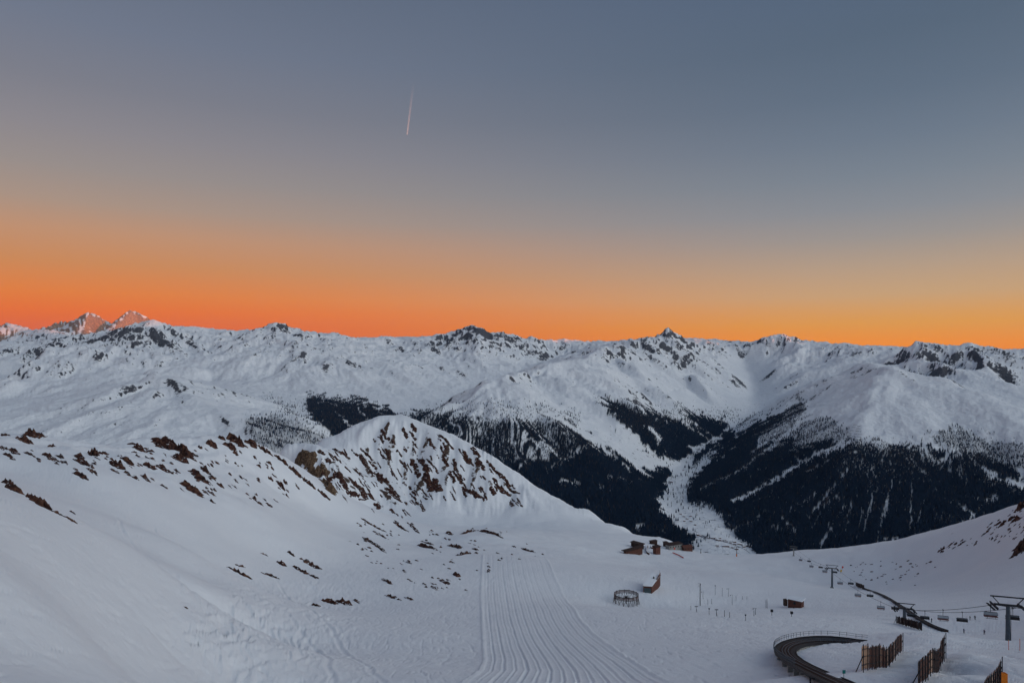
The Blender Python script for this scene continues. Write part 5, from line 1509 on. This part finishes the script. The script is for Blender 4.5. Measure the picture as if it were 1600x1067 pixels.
lone_hut()
hut(986, 853, 1002, 858, 4.0, 8, 'barn', 'dark brown barn with slanting roof, uppermost of the hut group left of the forest tip', M_WOOD2, 'mono', snowy=False, cat='barn')
hut(978, 865, 1004, 867, 3.0, 5, 'long_hut', 'long low brown hut in the snow below the dark barn', M_WOOD, 'mono', snowy=False)
hut(1018, 857, 1027, 858, 4.0, 5, 'low_hut', 'low brown hut left of the tall dark one in the hut group', M_WOOD, 'gable')
hut(1025, 866, 1032, 866, 4.0, 13, 'tower_hut', 'tall narrow brown hut with red front in the hut group', M_RED, 'mono', snowy=False)
hut(1018, 850, 1027, 851, 3.5, 5, 'small_shed', 'small dark shed behind the low hut, left of two', M_WOOD2, 'mono', snowy=False, cat='shed')
hut(1036, 853, 1044, 855, 3.5, 6, 'small_shed', 'small dark shed right of the tall narrow hut', M_WOOD2, 'mono', snowy=False, cat='shed')
hut(1046, 858.5, 1066, 859.5, 7.0, 8, 'mountain_inn', 'long pale building with flat brown upper storey at the forest tip', M_CONC, 'mono', snowy=False, cat='building', windows=5)
hut(1069, 860.5, 1082, 861.5, 7.0, 8, 'red_roof_house', 'house with dark red roof beside the long pale building', M_RED, 'gable', cat='house', roofm=M_RED, windows=3)
# curved wall beside the huts
cw = [(1014.5, 866.5), (1011.5, 865), (1010, 862), (1010, 859), (1011, 856), (1012.5, 853.5)]
cpts = [hit(x, y) for x, y in cw]
c0 = cpts[0].copy()
root = empty('curved_wall', c0, 'low brown wall curving between the long hut and the tall hut', 'wall')
MB().strip([p_ - c0 for p_ in cpts], 0.3, 4.0, 1.9).build('wall_face', M_WOOD, root)
MB().strip([p_ - c0 for p_ in cpts], 0.36, 0.2, 2.1).build('wall_cap', M_ROOFSNOW, root)
# red net fence
rn = [(1051, 864), (1056, 866), (1061, 868), (1065, 870.5), (1068, 872)]
rpt = [hit(x, y) for x, y in rn]
root = empty('net_fence', rpt[0].copy(), 'short red net fence on the snow below the long pale building', 'fence')
MB().strip([p_ - rpt[0] for p_ in rpt], 0.05, 1.1, 1.2).build('net', M_POLE, root)
for p_ in rpt: MB().bar(p_ - rpt[0] - Vector((0, 0, .3)), p_ - rpt[0] + Vector((0, 0, 1.5)), 0.06, 0.06, 5).build('post', M_DARK, root)


def flag(px, y0, y1, m, label):
    b = hit(px, y1); h = (y1 - y0) / F * b.y
    r = empty('banner_flag', b, label, 'flag')
    MB().bar((0, 0, -.3), (0, 0, h), 0.06, 0.05, 6).build('flag_pole', M_DARK, r)
    MB().hull8([(0.06, -.02, h * .4), (1.3, -.02, h * .45), (1.3, .02, h * .45), (0.06, .02, h * .4)], [(0.06, -.02, h), (1.5, -.02, h * .92), (1.5, .02, h * .92), (0.06, .02, h)]).build('flag_cloth', m, r)


flag(1053, 855, 861, M_POLE, 'red flag on the snow below the long pale building')
flag(1315.5, 884, 890, M_POLE, 'red flag on the snow beside the pylon on open snow')
flag(1313, 889.5, 896, M_YELLOW, 'yellow flag on the snow below the red flag near the pylon')


def small_pylon(px, yt, yb, label, m):
    b = hit(px, yb); h = (yb - yt) / F * b.y
    r = empty('drag_lift_pylon', b, label, 'pylon', 'far drag lift pylons')
    MB().bar((0, 0, -.4), (0, 0, h), 0.35, 0.28, 6).build('mast', M_DARK, r)
    MB().box((0, 0, h), (h * .55, 0.3, 0.35)).build('crossarm', M_DARK, r)
    MB().box((0, 0, h * .12), (0.85, 0.85, h * .3)).build('base_pad', m, r)


small_pylon(1151, 854, 869, 'far pylon with an orange padded base left of the small edge pylon', M_ORANGE)
small_pylon(1129.5, 854, 863, 'far dark pylon, second left of the small edge pylon', M_DARK)
small_pylon(1095, 858, 864, 'far dark pylon right of the red-roofed house', M_RED)

# ------------------------------------------------------------------ skiers
def person(px, yb, label, jacket, trousers, turn, pose):
    b = hit(px, yb)
    v, e, rad = [], [], []

    def add(p, r, parent=None):
        v.append(p); rad.append(r)
        if parent is not None: e.append((parent, len(v) - 1))
        return len(v) - 1
    lean = 0.10 if pose == 'ski' else 0.02
    pel = add((0, 0, 0.92), 0.15)
    ch_ = add((0, -lean, 1.25), 0.17, pel); nk = add((0, -lean * 1.2, 1.47), 0.07, ch_); hd = add((0, -lean * 1.4, 1.62), 0.105, nk); add((0, -lean * 1.4, 1.72), 0.09, hd)
    for s_ in (-1, 1):
        hp = add((s_ * 0.11, 0, 0.86), 0.11, pel); kn = add((s_ * 0.13, -0.12 if pose == 'ski' else -0.03, 0.48), 0.08, hp); an = add((s_ * 0.14, 0.02, 0.10), 0.06, kn); add((s_ * 0.14, -0.16, 0.05), 0.055, an)
        sh_ = add((s_ * 0.20, -lean, 1.40), 0.075, ch_); el = add((s_ * 0.33, -0.05, 1.14), 0.055, sh_); ha = add((s_ * 0.30, -0.26, 1.02), 0.04, el); add((s_ * 0.29, -0.34, 1.00), 0.035, ha)
    me = bpy.data.meshes.new('person'); me.from_pydata(v, e, []); me.update()
    o = bpy.data.objects.new('person', me); COL.objects.link(o)
    sk = o.modifiers.new('skin', 'SKIN'); sk.use_smooth_shade = True
    for i, r in enumerate(rad):
        sv = me.skin_vertices[0].data[i]; sv.radius = (r, r); sv.use_root = (i == 0)
    sb = o.modifiers.new('sub', 'SUBSURF'); sb.levels = 1; sb.render_levels = 1
    # clothes by height on the body
    m = bpy.data.materials.new('clothes'); m.use_nodes = True; t = m.node_tree; bs = t.nodes['Principled BSDF']; bs.inputs['Roughness'].default_value = 0.8
    tx = t.nodes.new('ShaderNodeTexCoord'); sp_ = t.nodes.new('ShaderNodeSeparateXYZ'); t.links.new(tx.outputs['Object'], sp_.inputs[0])
    rp_ = t.nodes.new('ShaderNodeValToRGB'); rp_.color_ramp.interpolation = 'CONSTANT'
    dv_ = t.nodes.new('ShaderNodeMath'); dv_.operation = 'DIVIDE'; t.links.new(sp_.outputs[2], dv_.inputs[0]); dv_.inputs[1].default_value = 2.0; t.links.new(dv_.outputs[0], rp_.inputs[0])
    el_ = rp_.color_ramp.elements; el_[0].position = 0; el_[0].color = (*trousers, 1); el_[1].position = 0.45; el_[1].color = (*jacket, 1)
    k_ = el_.new(0.755); k_.color = (0.42, 0.27, 0.20, 1); k2 = el_.new(0.83); k2.color = (0.03, 0.03, 0.035, 1)
    t.links.new(rp_.outputs[0], bs.inputs['Base Color']); me.materials.append(m)
    o.location = (b.x, b.y, b.z - 0.01); o.rotation_euler = (0, 0, turn)
    tag(o, label, 'person')
    if pose == 'ski':
        s_ = MB()
        for q_ in (-1, 1): s_.box((q_ * 0.14, -0.15, 0.012), (0.09, 1.7, 0.025))
        r = empty('pair_of_skis', (b.x, b.y, b.z), 'pair of dark skis under the ' + label.split(' ', 1)[1].replace('standing', 'one standing')[:60].rsplit(' ', 0)[0], 'skis'); r.rotation_euler = (0, 0, turn)
        for q_ in (-1, 1): MB().box((q_ * 0.14, -0.15, 0.012), (0.09, 1.7, 0.025)).build('ski', M_DARK, r)
    return o


person(1455.5, 972, 'person in dark clothes standing below the leftmost black lift chair', (0.03, 0.03, 0.05), (0.02, 0.02, 0.03), 0.4, 'stand')
person(1506, 989, 'person in dark blue walking just beyond the snow bank', (0.03, 0.03, 0.12), (0.02, 0.02, 0.03), 2.0, 'stand')
person(1538, 991, 'person in dark clothes beyond the snow bank, left of the nearest pylon', (0.03, 0.025, 0.08), (0.02, 0.02, 0.02), -0.8, 'stand')
person(1515.5, 968.5, 'person in black beside the black lift chair, left one of two', (0.02, 0.02, 0.025), (0.02, 0.02, 0.02), 1.2, 'stand')
person(1523.5, 968, 'person in black right of the other one near the lift chair', (0.02, 0.02, 0.025), (0.03, 0.03, 0.03), -1.2, 'stand')
person(1016.5, 855, 'person in dark clothes standing among the huts, left of the low hut', (0.02, 0.02, 0.03), (0.02, 0.02, 0.02), 0.3, 'stand')
person(1031, 855.5, 'person in dark clothes standing behind the tall narrow hut', (0.03, 0.02, 0.02), (0.02, 0.02, 0.02), 0.9, 'stand')

# ------------------------------------------------------------------ houses of the village on the valley floor
r5 = random.Random(5)
rowsv = [[(1088, 835), (1110, 841), (1135, 846), (1150, 851)], [(1100, 838), (1125, 842), (1150, 848), (1165, 855)], [(1118, 852), (1140, 855), (1155, 859)], [(1155, 850), (1175, 855), (1190, 862)], [(1060, 800), (1075, 812), (1090, 822)], [(1040, 770), (1052, 748), (1070, 732)], [(1068, 815), (1080, 805)]]
cnt = [11, 9, 5, 7, 5, 4, 3]
hp_ = None
for ln, n in zip(rowsv, cnt):
    arr = np.array(ln)
    sg = np.r_[0, np.cumsum(np.hypot(*np.diff(arr, axis=0).T))]
    for i in range(n):
        t = sg[-1] * (i + .5 + r5.uniform(-.25, .25)) / n
        px = np.interp(t, sg, arr[:, 0]); py = np.interp(t, sg, arr[:, 1]) + r5.uniform(-.7, .7)
        b = hit(px, py)
        if b.y < 2500: continue
        rz = r5.uniform(-.4, .4)
        if hp_ is None:
            hp_ = empty('village_house', b, 'tiny dark chalet with snowy roof in the village on the valley floor', 'house', 'houses of the village on the valley floor', rz)
            MB().box((0, 0, 2.2), (14, 10, 7.4)).build('wall', M_WOOD, hp_)
            m_ = MB(); m_.v = [Vector(q_) for q_ in ((-8, -6, 5.9), (-8, 6, 5.9), (-8, 0, 9.4), (8, -6, 5.9), (8, 6, 5.9), (8, 0, 9.4))]
            m_.f = [(0, 1, 2), (3, 5, 4), (0, 3, 4, 1), (1, 4, 5, 2), (2, 5, 3, 0)]; m_.build('roof', M_ROOFSNOW, hp_); o = hp_
        else:
            o = copy_tree(hp_, b, rz, hp_['label'])
        s_ = r5.uniform(.7, 1.15); o.scale = (s_ * r5.uniform(.9, 1.3), s_, s_ * r5.uniform(.8, 1.2))
# cleared road through the village
for nm, ln, w in (('valley_road', [(1086, 830), (1102, 838), (1122, 844), (1145, 850), (1162, 857), (1172, 864)], 1.5),):
    arr = np.array(ln); sg = np.r_[0, np.cumsum(np.hypot(*np.diff(arr, axis=0).T))]
    rpts = []
    for t in np.linspace(0, sg[-1], 120):
        b = hit(np.interp(t, sg, arr[:, 0]), np.interp(t, sg, arr[:, 1]))
        if b.y > 2500: rpts.append(b)
    rpts = [Vector((p_.x, p_.y, p_.z)) for p_ in rpts]
    rpts.sort(key=lambda q: q.y)
    ps = np.array([tuple(p_) for p_ in rpts])
    for _ in range(3): ps[1:-1] = .25 * ps[:-2] + .5 * ps[1:-1] + .25 * ps[2:]
    rpts = [Vector((p_[0], p_[1], ground(p_[0], p_[1]) + 1.2)) for p_ in ps]
    o = MB().strip(rpts, w, 2.5, 0).build(nm, M_ROAD); tag(o, 'narrow dark road along the valley floor', kind='structure')

# ------------------------------------------------------------------ avalanche barriers on the right mountain
ab = None
for i, (px, py) in enumerate([(1337, 664), (1343, 666), (1335, 668), (1342, 670), (1333, 673), (1341, 674), (1330, 677), (1338, 678), (1344, 679), (1327, 681), (1335, 682), (1342, 683), (1324, 685), (1332, 686), (1340, 687), (1322, 689), (1330, 690), (1338, 691), (1320, 693), (1328, 695), (1336, 695), (1325, 699), (1333, 699)]):
    b = hit(px, py)
    if ab is None:
        ab = empty('avalanche_barrier', b, 'thin dark avalanche barrier in the rows above the forest of the right mountain', 'barrier', 'avalanche barriers on the right mountain')
        MB().box((0, 0, 2.2), (34, 0.5, 1.4)).build('grate', M_DARK, ab)
        for q_ in range(7): MB().box((-15 + q_ * 5, 0.6, 1.2), (0.5, 0.5, 4.6)).build('post', M_DARK, ab)
        o = ab
    else: o = copy_tree(ab, b, 0, ab['label'])
    o.rotation_euler = (0, 0, -0.15 + 0.3 * math.sin(i * 2.1))

# ------------------------------------------------------------------ condensation trail high in the air, lit by the last sun
m = bpy.data.materials.new('condensation_trail'); m.use_nodes = True; t = m.node_tree; t.nodes.clear()
om = t.nodes.new('ShaderNodeOutputMaterial'); tr_ = t.nodes.new('ShaderNodeBsdfTransparent'); df = t.nodes.new('ShaderNodeBsdfDiffuse'); tl = t.nodes.new('ShaderNodeBsdfTranslucent')
df.inputs[0].default_value = (0.9, 0.9, 0.9, 1); tl.inputs[0].default_value = (0.9, 0.9, 0.9, 1)
m1_ = t.nodes.new('ShaderNodeMixShader'); m1_.inputs[0].default_value = 0.5; t.links.new(df.outputs[0], m1_.inputs[1]); t.links.new(tl.outputs[0], m1_.inputs[2])
at_ = t.nodes.new('ShaderNodeAttribute'); at_.attribute_name = 'trail'
m2_ = t.nodes.new('ShaderNodeMixShader'); t.links.new(at_.outputs['Fac'], m2_.inputs[0]); t.links.new(tr_.outputs[0], m2_.inputs[1]); t.links.new(m1_.outputs[0], m2_.inputs[2]); t.links.new(m2_.outputs[0], om.inputs[0])
c_a, c_b = Vector(P(636, 211, 26000)), Vector(P(653, 75, 19500))
mb = MB(); nseg, nr_ = 60, 8
dirc = (c_b - c_a).normalized(); oa = dirc.orthogonal().normalized(); ob_ = dirc.cross(oa)
dens_v = []
for i in range(nseg + 1):
    s_ = i / nseg; c = c_a.lerp(c_b, s_); rd = 21 + 14 * s_ + 4 * math.sin(i * 1.7)
    if i == 0: rd = 10
    for j in range(nr_):
        a_ = 2 * math.pi * j / nr_; mb.v.append(c + oa * math.cos(a_) * rd + ob_ * math.sin(a_) * rd); dens_v.append(max(0.0, 0.50 * (1 - s_ / 0.7) ** 1.6 if s_ < .7 else 0.0))
for i in range(nseg):
    for j in range(nr_): mb.f.append((i * nr_ + j, i * nr_ + (j + 1) % nr_, (i + 1) * nr_ + (j + 1) % nr_, (i + 1) * nr_ + j))
ct = mb.build('condensation_trail', m, None, True)
at_ = ct.data.attributes.new('trail', 'FLOAT', 'POINT'); at_.data.foreach_set('value', np.array(dens_v, np.float32))
tag(ct, 'thin pinkish condensation trail of an aircraft high in the sky', 'condensation trail')

# ------------------------------------------------------------------ air: one even haze over the whole country
hz = MB().box((0, 0, 100), (56000, 56000, 2700)).build('haze', bpy.data.materials.new('thin_air'))
hm = hz.data.materials[0]; hm.use_nodes = True; t = hm.node_tree; t.nodes.clear()
om = t.nodes.new('ShaderNodeOutputMaterial'); pv = t.nodes.new('ShaderNodeVolumePrincipled'); pv.inputs['Color'].default_value = (0.36, 0.62, 1.0, 1); pv.inputs['Density'].default_value = 6.5e-6; pv.inputs['Anisotropy'].default_value = 0.0
t.links.new(pv.outputs[0], om.inputs['Volume'])
tag(hz, 'thin bluish air over the mountains', kind='stuff')
